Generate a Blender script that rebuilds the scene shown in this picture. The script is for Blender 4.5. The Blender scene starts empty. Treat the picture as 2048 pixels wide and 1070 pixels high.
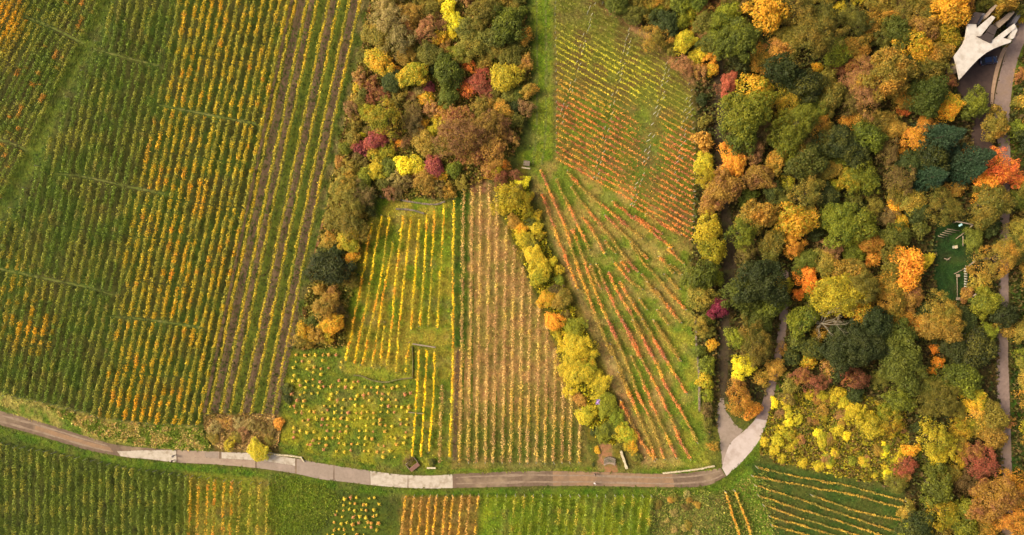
import bpy, bmesh, math, random
import numpy as np
from mathutils import Vector, Matrix

# ------------------------------------------------------------------ camera, sky, sun, exposure
S = 0.12            # metres on the ground for one pixel of the 2048 px wide photograph
H = 170.0           # flying height of the drone
scene = bpy.context.scene
C = scene.collection
cam_d = bpy.data.cameras.new('camera'); cam = bpy.data.objects.new('camera', cam_d); C.objects.link(cam)
cam.location = (0, 0, H); cam.rotation_euler = (0, 0, 0)
cam_d.sensor_width = 36.0; cam_d.lens = 36.0 * H / (2048 * S); cam_d.clip_start = 1.0; cam_d.clip_end = 6000
scene.camera = cam
world = bpy.data.worlds.new('World'); scene.world = world; world.use_nodes = True
wn = world.node_tree
for n in list(wn.nodes): wn.nodes.remove(n)
sky = wn.nodes.new('ShaderNodeTexSky'); sky.sky_type = 'NISHITA'; sky.sun_disc = False
SUN_EL, SUN_AZ = math.radians(40), math.radians(283)      # compass bearing, the picture's top is north
sky.sun_elevation = SUN_EL; sky.sun_rotation = SUN_AZ
sky.air_density = 0.5; sky.dust_density = 6.0; sky.ozone_density = 0.5
bg = wn.nodes.new('ShaderNodeBackground'); bg.inputs['Strength'].default_value = 0.135
wo = wn.nodes.new('ShaderNodeOutputWorld')
wn.links.new(sky.outputs[0], bg.inputs[0]); wn.links.new(bg.outputs[0], wo.inputs[0])
sun_d = bpy.data.lights.new('sun', 'SUN'); sun_d.energy = 1.7; sun_d.angle = math.radians(22); sun_d.color = (1.0, 0.90, 0.74)
sun = bpy.data.objects.new('sun', sun_d); C.objects.link(sun)
sdir = Vector((math.sin(SUN_AZ) * math.cos(SUN_EL), math.cos(SUN_AZ) * math.cos(SUN_EL), math.sin(SUN_EL)))
sun.rotation_euler = sdir.to_track_quat('Z', 'Y').to_euler(); sun.location = sdir * 120
vs = scene.view_settings
vs.view_transform = 'Standard'; vs.look = 'None'; vs.gamma = 1.0; vs.use_curve_mapping = False; vs.exposure = 0.68
scene.cycles.use_denoising = True
scene.cycles.max_bounces = 6; scene.cycles.diffuse_bounces = 3; scene.cycles.transparent_max_bounces = 4

rng = np.random.default_rng(7)
random.seed(7)

# ------------------------------------------------------------------ helpers
def P(px, py, z=0.0):
    """where the line of sight of a photo pixel meets the height z, in metres"""
    k = S * (1 - z / H)
    return ((px - 1024) * k, (535 - py) * k, z)

def lin(c, k=1.0):
    c = np.asarray(c, float) / 255.0
    return np.where(c <= 0.04045, c / 12.92, ((c + 0.055) / 1.055) ** 2.4) * k

_ng = {}
def vnoise(x, y, scale, seed=0):
    """smooth value noise 0..1"""
    if seed not in _ng: _ng[seed] = np.random.default_rng(1000 + seed).random((256, 256))
    g = _ng[seed]
    u = np.asarray(x, float) / scale + 61.3; v = np.asarray(y, float) / scale + 37.7
    i = np.floor(u).astype(int); j = np.floor(v).astype(int)
    fu = u - i; fv = v - j
    fu = fu * fu * (3 - 2 * fu); fv = fv * fv * (3 - 2 * fv)
    a = g[i % 256, j % 256]; b = g[(i + 1) % 256, j % 256]; c = g[i % 256, (j + 1) % 256]; d = g[(i + 1) % 256, (j + 1) % 256]
    return (a * (1 - fu) + b * fu) * (1 - fv) + (c * (1 - fu) + d * fu) * fv

def fbm(x, y, scale, seed=0):
    return 0.55 * vnoise(x, y, scale, seed) + 0.3 * vnoise(x, y, scale / 2.1, seed + 1) + 0.15 * vnoise(x, y, scale / 4.3, seed + 2)

def sstep(a, b, x):
    t = np.clip((x - a) / (b - a), 0, 1); return t * t * (3 - 2 * t)

def sdf(poly, X, Y):
    """signed distance to a polygon, positive inside, in pixels"""
    n = len(poly); d = np.full(X.shape, 1e9); ins = np.zeros(X.shape, bool)
    for i in range(n):
        x0, y0 = poly[i]; x1, y1 = poly[(i + 1) % n]
        ex, ey = x1 - x0, y1 - y0; L = ex * ex + ey * ey + 1e-9
        t = np.clip(((X - x0) * ex + (Y - y0) * ey) / L, 0, 1)
        d = np.minimum(d, (X - x0 - t * ex) ** 2 + (Y - y0 - t * ey) ** 2)
        cr = (y0 > Y) != (y1 > Y)
        ins ^= cr & (X < x0 + (Y - y0) * ex / (ey if abs(ey) > 1e-9 else 1e-9))
    d = np.sqrt(d); return np.where(ins, d, -d)

def link(o, parent=None):
    C.objects.link(o)
    if parent is not None: o.parent = parent
    return o

def tag(o, label, cat=None, group=None, kind=None):
    o['label'] = label
    if cat: o['category'] = cat
    if group: o['group'] = group
    if kind: o['kind'] = kind
    return o

def empty(name, loc=(0, 0, 0), rz=0.0):
    o = bpy.data.objects.new(name, None); o.empty_display_size = 0.3
    o.location = loc; o.rotation_euler = (0, 0, rz); C.objects.link(o); return o

def mesh_from(name, verts, faces, mat, smooth=False):
    me = bpy.data.meshes.new(name); me.from_pydata([tuple(v) for v in verts], [], faces); me.update()
    if mat: me.materials.append(mat)
    if smooth: me.polygons.foreach_set('use_smooth', [True] * len(me.polygons))
    return me

def obj(name, me, parent=None, loc=None, rz=None):
    o = bpy.data.objects.new(name, me); link(o, parent)
    if loc is not None: o.location = loc
    if rz is not None: o.rotation_euler = (0, 0, rz)
    return o

def quad_mesh(name, Vt, mat, rnd=None, col=None):
    """Vt (N,4,3) free quads; rnd (N) one number per face, col (N,3) linear colour per face"""
    N = len(Vt); me = bpy.data.meshes.new(name)
    me.vertices.add(N * 4); me.vertices.foreach_set('co', Vt.reshape(-1).astype(np.float32))
    me.loops.add(N * 4); me.loops.foreach_set('vertex_index', np.arange(N * 4, dtype=np.int32))
    me.polygons.add(N); me.polygons.foreach_set('loop_start', np.arange(0, N * 4, 4, dtype=np.int32))
    me.polygons.foreach_set('loop_total', np.full(N, 4, dtype=np.int32))
    if rnd is not None:
        a = me.attributes.new('leaf', 'FLOAT', 'FACE'); a.data.foreach_set('value', rnd.astype(np.float32))
    if col is not None:
        a = me.attributes.new('tone', 'FLOAT_COLOR', 'FACE')
        a.data.foreach_set('color', np.c_[col, np.ones(N)].astype(np.float32).reshape(-1))
    me.update(); me.validate()
    me.materials.append(mat)
    return me

def leaves(Pt, Nn, ln, wd, r, bend=0.0):
    """rhombus leaves at Pt facing Nn, half length ln, half width wd"""
    N = len(Pt)
    Nn = Nn / (np.linalg.norm(Nn, axis=1, keepdims=True) + 1e-9)
    a = r.normal(size=(N, 3)); U = np.cross(Nn, a); U /= (np.linalg.norm(U, axis=1, keepdims=True) + 1e-9)
    Vv = np.cross(Nn, U)
    L = (ln * r.uniform(0.65, 1.3, N))[:, None]; W = (wd * r.uniform(0.65, 1.3, N))[:, None]
    return np.stack([Pt - U * L, Pt + Vv * W - U * L * 0.1, Pt + U * L - Nn * bend * L, Pt - Vv * W - U * L * 0.1], 1)

def box_bm(bm, sx, sy, sz, loc=(0, 0, 0), rz=0.0, bevel=0.0, rx=0.0, ry=0.0):
    r = bmesh.ops.create_cube(bm, size=1.0)
    vv = r['verts']
    bmesh.ops.scale(bm, vec=(sx, sy, sz), verts=vv)
    if bevel > 0:
        es = list({e for v in vv for e in v.link_edges})
        rr = bmesh.ops.bevel(bm, geom=es, offset=bevel, segments=2, affect='EDGES', profile=0.5)
        vv = list({v for f in rr['faces'] for v in f.verts} | {v for v in vv if v.is_valid})
    M = Matrix.Translation(loc) @ Matrix.Rotation(rz, 4, 'Z') @ Matrix.Rotation(ry, 4, 'Y') @ Matrix.Rotation(rx, 4, 'X')
    bmesh.ops.transform(bm, matrix=M, verts=vv)
    return vv

def tube_bm(bm, pts, rads, seg=6):
    pts = [Vector(p) for p in pts]; rings = []
    for i, p in enumerate(pts):
        d = (pts[min(i + 1, len(pts) - 1)] - pts[max(i - 1, 0)]).normalized()
        a = d.orthogonal().normalized(); b = d.cross(a)
        rings.append([bm.verts.new(p + (a * math.cos(2 * math.pi * k / seg) + b * math.sin(2 * math.pi * k / seg)) * rads[i]) for k in range(seg)])
    for i in range(len(rings) - 1):
        for k in range(seg):
            bm.faces.new([rings[i][k], rings[i][(k + 1) % seg], rings[i + 1][(k + 1) % seg], rings[i + 1][k]])
    bm.faces.new(rings[0][::-1]); bm.faces.new(rings[-1])

def bm_mesh(name, bm, mat, smooth=False):
    me = bpy.data.meshes.new(name); bmesh.ops.recalc_face_normals(bm, faces=bm.faces[:])
    bm.to_mesh(me); bm.free()
    if mat: me.materials.append(mat)
    if smooth: me.polygons.foreach_set('use_smooth', [True] * len(me.polygons))
    return me

def spline(pts, step=6.0):
    """Catmull-Rom through tuples (any number of values)"""
    p = np.array(pts, float)
    q = np.vstack([2 * p[0] - p[1], p, 2 * p[-1] - p[-2]]); out = []
    for i in range(1, len(q) - 2):
        n = max(2, int(np.linalg.norm(q[i + 1][:2] - q[i][:2]) / step))
        for t in np.linspace(0, 1, n, endpoint=False):
            out.append(0.5 * (2 * q[i] + (q[i + 1] - q[i - 1]) * t + (2 * q[i - 1] - 5 * q[i] + 4 * q[i + 1] - q[i + 2]) * t * t
                              + (3 * q[i] - q[i - 1] - 3 * q[i + 1] + q[i + 2]) * t ** 3))
    out.append(p[-1]); return np.array(out)

# ------------------------------------------------------------------ materials
def new_mat(name):
    m = bpy.data.materials.new(name); m.use_nodes = True
    nt = m.node_tree
    b = nt.nodes['Principled BSDF']; b.inputs['Roughness'].default_value = 0.85
    b.inputs['Specular IOR Level'].default_value = 0.2
    return m, nt, b

def nd(nt, typ, **kw):
    n = nt.nodes.new(typ)
    for k, v in kw.items():
        if k in n.inputs: n.inputs[k].default_value = v
        else: setattr(n, k, v)
    return n

def mixc(nt, a, b, f, blend='MIX'):
    m = nt.nodes.new('ShaderNodeMix'); m.data_type = 'RGBA'; m.blend_type = blend
    for s, v in ((0, f), (6, a), (7, b)):
        if hasattr(v, 'default_value') or hasattr(v, 'is_linked'): nt.links.new(v, m.inputs[s])
        else: m.inputs[s].default_value = v if s == 0 else (tuple(v) + (1.0,))[:4]
    return m.outputs[2]

def maprange(nt, v, a, b, c, d):
    m = nd(nt, 'ShaderNodeMapRange'); m.inputs[1].default_value = a; m.inputs[2].default_value = b
    m.inputs[3].default_value = c; m.inputs[4].default_value = d; nt.links.new(v, m.inputs[0]); return m.outputs[0]

def speckle(name, c1, c2, scale, rough=0.85, bump=0.3, c3=None, s3=0.4, k=1.0):
    """procedural two/three colour mottled surface in object metres"""
    m, nt, b = new_mat(name)
    tc = nd(nt, 'ShaderNodeTexCoord')
    n1 = nd(nt, 'ShaderNodeTexNoise', Scale=scale, Detail=6.0, Roughness=0.65); nt.links.new(tc.outputs['Object'], n1.inputs['Vector'])
    col = mixc(nt, lin(c1, k), lin(c2, k), maprange(nt, n1.outputs[0], 0.32, 0.68, 0, 1))
    if c3 is not None:
        n2 = nd(nt, 'ShaderNodeTexNoise', Scale=s3, Detail=5.0, Roughness=0.6); nt.links.new(tc.outputs['Object'], n2.inputs['Vector'])
        col = mixc(nt, col, lin(c3, k), maprange(nt, n2.outputs[0], 0.5, 0.68, 0, 1))
    nt.links.new(col, b.inputs['Base Color'])
    b.inputs['Roughness'].default_value = rough
    bp = nd(nt, 'ShaderNodeBump', Strength=bump, Distance=0.05); nt.links.new(n1.outputs[0], bp.inputs['Height']); nt.links.new(bp.outputs[0], b.inputs['Normal'])
    return m

def leafy(m, nt, b, col, transl=0.3):
    """thin leaf: reflects and lets some light through"""
    nt.links.new(col, b.inputs['Base Color']); b.inputs['Roughness'].default_value = 0.6; b.inputs['Specular IOR Level'].default_value = 0.25
    t = nd(nt, 'ShaderNodeBsdfTranslucent'); nt.links.new(col, t.inputs[0])
    mx = nd(nt, 'ShaderNodeMixShader'); mx.inputs[0].default_value = transl
    out = nt.nodes['Material Output']
    nt.links.new(b.outputs[0], mx.inputs[1]); nt.links.new(t.outputs[0], mx.inputs[2]); nt.links.new(mx.outputs[0], out.inputs[0])

def crown_material():
    m, nt, b = new_mat('crown_leaves')
    oi = nd(nt, 'ShaderNodeObjectInfo'); at = nd(nt, 'ShaderNodeAttribute'); at.attribute_type = 'OBJECT'; at.attribute_name = 'second_colour'
    lf = nd(nt, 'ShaderNodeAttribute'); lf.attribute_name = 'leaf'
    tc = nd(nt, 'ShaderNodeTexCoord')
    off = nd(nt, 'ShaderNodeVectorMath', operation='ADD'); nt.links.new(tc.outputs['Object'], off.inputs[0])
    mul = nd(nt, 'ShaderNodeMath', operation='MULTIPLY'); mul.inputs[1].default_value = 91.0; nt.links.new(oi.outputs['Random'], mul.inputs[0]); nt.links.new(mul.outputs[0], off.inputs[1])
    n = nd(nt, 'ShaderNodeTexNoise', Scale=0.26, Detail=4.0, Roughness=0.65); nt.links.new(off.outputs[0], n.inputs['Vector'])
    ad = nd(nt, 'ShaderNodeMath', operation='MULTIPLY_ADD'); ad.inputs[1].default_value = 0.30; nt.links.new(lf.outputs['Fac'], ad.inputs[0]); nt.links.new(n.outputs[0], ad.inputs[2])
    c = mixc(nt, oi.outputs['Color'], at.outputs['Color'], maprange(nt, ad.outputs[0], 0.58, 0.86, 0, 1))
    hs = nd(nt, 'ShaderNodeHueSaturation'); nt.links.new(c, hs.inputs['Color'])
    # leaves differ a little in hue and in how bright they are
    w = nd(nt, 'ShaderNodeTexWhiteNoise', noise_dimensions='1D'); nt.links.new(lf.outputs['Fac'], w.inputs['W'])
    nt.links.new(maprange(nt, w.outputs[0], 0, 1, 0.62, 1.32), hs.inputs['Value'])
    nt.links.new(maprange(nt, lf.outputs['Fac'], 0, 1, 0.494, 0.518), hs.inputs['Hue'])
    hs.inputs['Saturation'].default_value = 0.97
    leafy(m, nt, b, hs.outputs[0], 0.28)
    return m

def tone_material(name, transl=0.25, rough=0.6):
    m, nt, b = new_mat(name)
    at = nd(nt, 'ShaderNodeAttribute'); at.attribute_name = 'tone'
    hs = nd(nt, 'ShaderNodeHueSaturation'); nt.links.new(at.outputs['Color'], hs.inputs['Color'])
    tc = nd(nt, 'ShaderNodeTexCoord'); n = nd(nt, 'ShaderNodeTexNoise', Scale=5.0, Detail=2.0); nt.links.new(tc.outputs['Object'], n.inputs['Vector'])
    nt.links.new(maprange(nt, n.outputs[0], 0.3, 0.7, 0.85, 1.15), hs.inputs['Value'])
    leafy(m, nt, b, hs.outputs[0], transl)
    b.inputs['Roughness'].default_value = rough
    return m

def bark_material(name, c1, c2):
    return speckle(name, c1, c2, 6.0, 0.95, 0.6)

M_CROWN = crown_material()
M_VINE = tone_material('vine_leaves', 0.25)
M_TUFT = tone_material('grass_blades', 0.3, 0.7)
M_BARK = bark_material('bark', (72, 58, 44), (104, 88, 70))
M_PALEBARK = bark_material('pale_bark', (158, 146, 118), (124, 112, 88))
M_WOOD = speckle('weathered_wood', (168, 150, 122), (126, 108, 84), 9.0, 0.85, 0.4)
M_POST = speckle('grey_post_wood', (196, 190, 168), (150, 144, 122), 7.0, 0.85, 0.3)
M_PALEPOST = speckle('bleached_post_wood', (226, 222, 200), (196, 192, 166), 7.0, 0.85, 0.3)
M_STONE = speckle('wall_stone', (150, 132, 108), (104, 92, 74), 3.5, 0.95, 0.7, (86, 88, 58), 1.2)
M_MOSSY = speckle('mossy_wall_stone', (134, 122, 76), (104, 98, 56), 2.5, 0.95, 0.7, (110, 112, 44), 0.9)
M_PALESTONE = speckle('pale_stone', (214, 198, 158), (176, 158, 118), 3.0, 0.9, 0.4)
M_SOIL = speckle('tilled_soil', (122, 98, 70), (98, 78, 56), 2.6, 0.97, 0.9, (104, 92, 48), 0.8)
M_STRAW = speckle('dry_straw_ground', (150, 118, 66), (120, 92, 52), 2.2, 0.97, 0.9, (106, 104, 40), 0.5)
M_LANE = speckle('mown_lane_grass', (84, 94, 24), (102, 108, 30), 2.4, 0.95, 0.9, (68, 82, 24), 0.35)
M_TERR = speckle('pale_terrace_grass', (112, 116, 48), (86, 98, 34), 2.4, 0.95, 0.9, (128, 122, 66), 0.5)
M_EARTH = speckle('trodden_earth', (164, 114, 76), (128, 92, 56), 1.5, 0.97, 0.7, (110, 104, 44), 0.6)
M_ASPH = speckle('worn_brown_asphalt', (122, 100, 78), (100, 82, 64), 1.4, 0.92, 0.4, (150, 128, 98), 0.16)
M_REDASPH = speckle('reddish_sandy_asphalt', (154, 122, 88), (132, 104, 76), 1.1, 0.92, 0.4, (124, 102, 80), 0.2)
M_CONC = speckle('pale_concrete', (194, 180, 156), (172, 158, 134), 1.0, 0.9, 0.35, (152, 134, 108), 0.5)
M_CONC2 = speckle('tan_concrete', (166, 144, 118), (148, 126, 104), 1.0, 0.9, 0.25, (136, 112, 92), 0.3)
M_CONC3 = speckle('grey_brown_concrete', (154, 136, 116), (138, 120, 100), 1.3, 0.9, 0.25, (160, 140, 120), 0.3)
M_JUNC = speckle('pale_grey_concrete', (196, 180, 164), (182, 164, 148), 0.8, 0.9, 0.2, (160, 140, 122), 0.22)
M_PATH = speckle('shade_painted_earth_path', (80, 66, 46), (62, 52, 36), 1.2, 0.97, 0.5, (78, 76, 40), 0.4)  # shade of the plants beside the path is put into this dark brown
M_LOT = speckle('dark_lot_asphalt', (84, 66, 56), (70, 56, 48), 0.9, 0.92, 0.2, (92, 74, 60), 0.2)
M_GRAVEL = speckle('park_road_gravel', (150, 128, 112), (128, 108, 96), 1.1, 0.95, 0.3, (140, 116, 92), 0.15)
M_KERB = speckle('beige_paving', (178, 146, 112), (158, 126, 96), 1.6, 0.9, 0.2)
M_WHITE = speckle('white_concrete_render', (208, 198, 180), (190, 178, 158), 0.7, 0.8, 0.15, (172, 158, 138), 0.35)
M_BEIGE = speckle('weathered_beige_concrete', (170, 148, 122), (140, 120, 98), 1.2, 0.85, 0.2)
M_SLATE = speckle('dark_brown_sheet_roof', (78, 66, 58), (64, 54, 48), 2.0, 0.6, 0.15)
M_SHED = speckle('grey_felt_roof', (104, 100, 100), (86, 82, 84), 2.5, 0.9, 0.2)

# ------------------------------------------------------------------ the ground, painted by what grows on it, plus one painted shadow
FIELD_A = [(238, -30), (192, 82), (165, 138), (127, 209), (82, 318), (48, 374), (10, 432), (-40, 480), (-40, 780), (0, 788), (110, 812), (210, 838), (300, 848), (400, 852),
           (415, 830), (548, 830), (566, 757), (581, 678), (611, 547), (650, 360), (670, 300), (700, 160), (727, -30)]
FIELD_B = [(-40, -30), (214, -30), (172, 60), (136, 135), (98, 205), (56, 300), (18, 372), (-40, 440)]
TRACK = [(205, -30), (242, -30), (192, 82), (165, 138), (127, 209), (82, 318), (45, 378), (-40, 490), (-40, 425), (12, 372), (50, 300), (92, 205), (130, 135), (166, 60)]
EDGE_A = [(727, -30), (748, -30), (720, 118), (692, 236), (669, 357), (654, 416), (634, 483), (619, 569), (600, 660), (572, 740), (552, 835), (545, 830), (566, 757), (581, 678), (611, 547), (650, 360), (700, 160)]
FIELD_C = [(745, 395), (780, 388), (900, 405), (912, 420), (912, 690), (826, 692), (826, 757), (700, 748), (684, 738), (690, 640), (716, 510), (735, 430)]
FIELD_C2 = [(826, 692), (912, 690), (905, 940), (805, 935), (818, 820)]
FIELD_D = [(578, 700), (690, 690), (700, 745), (826, 760), (816, 920), (790, 938), (640, 912), (555, 890), (562, 830), (572, 760)]
FIELD_E = [(905, 385), (985, 365), (1000, 420), (1040, 520), (1085, 620), (1120, 720), (1165, 830), (1185, 935), (905, 940)]
FIELD_F = [(1060, 335), (1108, 318), (1106, -30), (1180, -30), (1230, 30), (1300, 75), (1350, 115), (1388, 165), (1394, 300), (1388, 470), (1376, 565), (1392, 650), (1396, 740), (1420, 925), (1400, 938), (1290, 938), (1245, 830), (1200, 700), (1150, 590), (1095, 460), (1062, 380)]
STRIP = [(1050, -30), (1108, -30), (1106, 320), (1075, 345), (1040, 320), (1030, 300), (1050, 250), (1060, 180)]
FIELD_G = [(-40, 860), (60, 880), (180, 915), (300, 935), (440, 950), (560, 960), (660, 975), (800, 990), (1000, 988), (1300, 988), (1440, 980), (1520, 1000), (1520, 1110), (-40, 1110)]
FIELD_H = [(1500, 925), (1560, 930), (1700, 958), (1808, 985), (1810, 1110), (1560, 1110)]
THICKET = [(745, -30), (1050, -30), (1062, 180), (1050, 250), (1025, 310), (985, 350), (900, 395), (745, 395), (720, 500), (690, 640), (690, 690), (590, 700), (600, 660), (619, 569), (654, 416), (692, 236)]
HEDGE = [(985, 360), (1050, 330), (1065, 390), (1100, 470), (1150, 590), (1205, 720), (1245, 830), (1285, 935), (1190, 935), (1160, 830), (1120, 720), (1085, 620), (1040, 520), (1000, 430)]
WOOD = [(1180, -30), (2100, -30), (2100, 1110), (1812, 1110), (1808, 980), (1700, 950), (1530, 915), (1550, 800), (1440, 800), (1420, 900), (1396, 740), (1378, 565), (1392, 300), (1388, 165), (1300, 70)]
SCRUB = [(1540, 800), (1640, 770), (1810, 810), (1815, 970), (1700, 955), (1560, 925), (1520, 905)]
# polygon, colour, mottling colour, edge softness px, grass density, mottle size px
ZONES = [
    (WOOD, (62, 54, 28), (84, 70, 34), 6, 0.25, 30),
    (SCRUB, (120, 108, 40), (98, 98, 32), 8, 0.5, 14),
    (THICKET, (118, 104, 44), (92, 88, 34), 8, 0.5, 24),
    (FIELD_A, (68, 84, 22), (74, 76, 26), 4, 0.35, 40),
    ([(560, -30), (727, -30), (700, 160), (650, 360), (611, 547), (548, 830), (425, 830)], (78, 92, 24), (92, 92, 34), 5, 0.5, 30),
    (FIELD_B, (66, 76, 22), (78, 76, 30), 4, 0.35, 34),
    (TRACK, (80, 96, 24), (98, 108, 30), 6, 0.9, 22),
    (EDGE_A, (92, 104, 32), (128, 116, 62), 3, 0.7, 24),
    ([(-40, 780), (0, 786), (110, 812), (210, 838), (300, 848), (400, 852), (420, 905), (300, 897), (180, 877), (0, 824), (-40, 815)], (92, 112, 26), (150, 138, 62), 4, 1.0, 20),
    ([(405, 828), (560, 826), (556, 905), (430, 905)], (112, 92, 42), (138, 112, 60), 5, 0.8, 14),
    (FIELD_D, (138, 134, 30), (96, 110, 28), 5, 1.0, 24),
    (FIELD_C, (108, 124, 24), (148, 136, 40), 4, 1.0, 32),
    ([(700, 640), (905, 660), (905, 705), (826, 692), (826, 757), (690, 745)], (150, 136, 42), (126, 128, 34), 14, 0.9, 16),
    (FIELD_C2, (134, 128, 36), (96, 112, 26), 5, 0.9, 20),
    (FIELD_E, (160, 128, 68), (138, 122, 54), 4, 0.6, 22),
    ([(905, 840), (1165, 830), (1190, 945), (900, 945)], (112, 106, 40), (88, 100, 30), 50, 0.7, 16),
    (STRIP, (96, 116, 20), (124, 130, 34), 5, 0.9, 18),
    ([(1040, -30), (1064, -30), (1068, 180), (1066, 300), (1030, 310), (1050, 230)], (92, 96, 30), (76, 88, 24), 7, 0.8, 20),  # left side of the grass strip: thicket's shadow put into the ground colour
    (FIELD_F, (112, 114, 36), (112, 96, 44), 5, 0.8, 22),
    ([(1115, 150), (1390, 260), (1390, 420), (1120, 330)], (112, 104, 40), (104, 118, 32), 20, 0.8, 26),
    ([(1062, 335), (1130, 320), (1280, 380), (1380, 500), (1392, 650), (1420, 935), (1290, 938), (1200, 700), (1150, 590), (1095, 460)], (108, 122, 32), (148, 132, 58), 14, 0.9, 30),
    ([(1100, 470), (1118, 490), (1180, 620), (1240, 740), (1305, 930), (1275, 935), (1235, 810), (1180, 670)], (150, 122, 68), (126, 108, 54), 8, 0.7, 20),
    ([(1320, 640), (1392, 640), (1420, 935), (1370, 930), (1355, 760)], (138, 136, 40), (104, 122, 30), 18, 1.0, 24),
    ([(1210, 20), (1245, 20), (1320, 75), (1380, 140), (1395, 170), (1375, 165), (1300, 90)], (168, 126, 80), (130, 106, 56), 6, 0.6, 18),
    (HEDGE, (112, 100, 30), (88, 88, 26), 6, 0.6, 20),
    (FIELD_G, (80, 92, 22), (70, 80, 24), 4, 0.5, 30),
    ([(370, 940), (560, 955), (560, 1110), (372, 1110)], (112, 118, 28), (128, 120, 40), 14, 0.9, 24),
    ([(550, 950), (660, 975), (670, 1010), (600, 1060), (560, 1110), (540, 1000)], (102, 120, 20), (92, 106, 24), 14, 1.0, 18),
    ([(805, 985), (960, 985), (950, 1110), (795, 1110)], (142, 114, 46), (124, 108, 40), 6, 0.7, 20),
    ([(965, 985), (1310, 985), (1290, 1110), (955, 1110)], (100, 118, 22), (126, 136, 26), 10, 0.9, 26),
    ([(1310, 980), (1440, 975), (1455, 1110), (1300, 1110)], (124, 118, 54), (84, 92, 34), 12, 1.0, 16),
    ([(1440, 970), (1500, 925), (1545, 990), (1560, 1110), (1520, 1110), (1500, 1010)], (88, 116, 26), (104, 128, 32), 8, 1.0, 18),
    (FIELD_H, (62, 82, 26), (80, 88, 32), 4, 0.8, 22),
    # verges
    ([(-40, 842), (0, 853), (120, 887), (250, 917), (430, 932), (590, 950), (740, 973), (860, 980), (1190, 976), (1390, 977), (1440, 968), (1500, 900), (1545, 800), (1560, 740), (1572, 740), (1560, 815), (1525, 905), (1450, 985), (1390, 990), (1190, 990), (860, 993), (740, 990), (590, 965), (430, 946), (250, 934), (120, 903), (0, 868), (-40, 860)], (76, 102, 16), (92, 108, 24), 4, 1.0, 18),
    ([(560, 895), (640, 912), (790, 938), (905, 938), (1190, 934), (1400, 935), (1440, 930), (1440, 940), (1380, 948), (1190, 944), (910, 948), (740, 943), (600, 920)], (88, 108, 20), (112, 112, 34), 4, 1.0, 16),
    ([(1424, 930), (1396, 700), (1420, 690), (1432, 840), (1440, 935)], (112, 110, 36), (86, 92, 28), 6, 0.8, 18),
    ([(1868, 440), (1945, 440), (1948, 605), (1868, 605)], (38, 62, 22), (52, 78, 26), 5, 0.6, 26),
    ([(2022, 560), (2100, 540), (2100, 960), (2022, 960)], (54, 84, 22), (72, 92, 26), 5, 0.7, 24),
    ([(2020, 90), (2100, 60), (2100, 330), (2022, 330)], (76, 98, 26), (100, 108, 34), 6, 0.7, 24),
    ([(900, 372), (915, 362), (955, 345), (985, 330), (1000, 340), (975, 362), (985, 385), (960, 385), (905, 400)], (156, 112, 72), (120, 102, 46), 5, 0.4, 12),
    ([(905, 375), (940, 375), (935, 700), (905, 700)], (72, 96, 22), (98, 110, 30), 5, 0.9, 22),
    ([(1200, 890), (1225, 885), (1234, 940), (1195, 942)], (160, 116, 78), (126, 108, 56), 5, 0.3, 10),
]
def ground_colour(X, Y, with_density=False):
    col = np.broadcast_to(lin((84, 88, 30)), X.shape + (3,)).copy(); den = np.full(X.shape, 0.4)
    wob = (fbm(X, Y, 16, 90) - 0.5) * 14
    for i, (poly, c1, c2, fe, dn, ms) in enumerate(ZONES):
        ps = np.array(poly)
        sel = (X > ps[:, 0].min() - 60) & (X < ps[:, 0].max() + 60) & (Y > ps[:, 1].min() - 60) & (Y < ps[:, 1].max() + 60)
        if not sel.any(): continue
        x, y = X[sel], Y[sel]
        w = sstep(-fe, fe, sdf(poly, x, y) + wob[sel] * min(1.0, fe / 6))
        m = sstep(0.34, 0.66, fbm(x, y, ms, 3 * i))[..., None]
        c = lin(c1) * (1 - m) + lin(c2) * m
        col[sel] = col[sel] * (1 - w[..., None]) + c * w[..., None]
        den[sel] = den[sel] * (1 - w) + dn * w
    col *= (0.68 + 0.42 * fbm(X, Y, 9, 77) + 0.26 * fbm(X, Y, 46, 79))[..., None]
    dry = sstep(.56, .78, fbm(X, Y, 30, 83))[..., None] * .35; col = col * (1 - dry) + (col.mean(-1, keepdims=True) * np.array([1.75, 1.35, .42])) * dry
    return (col, den) if with_density else col

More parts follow.
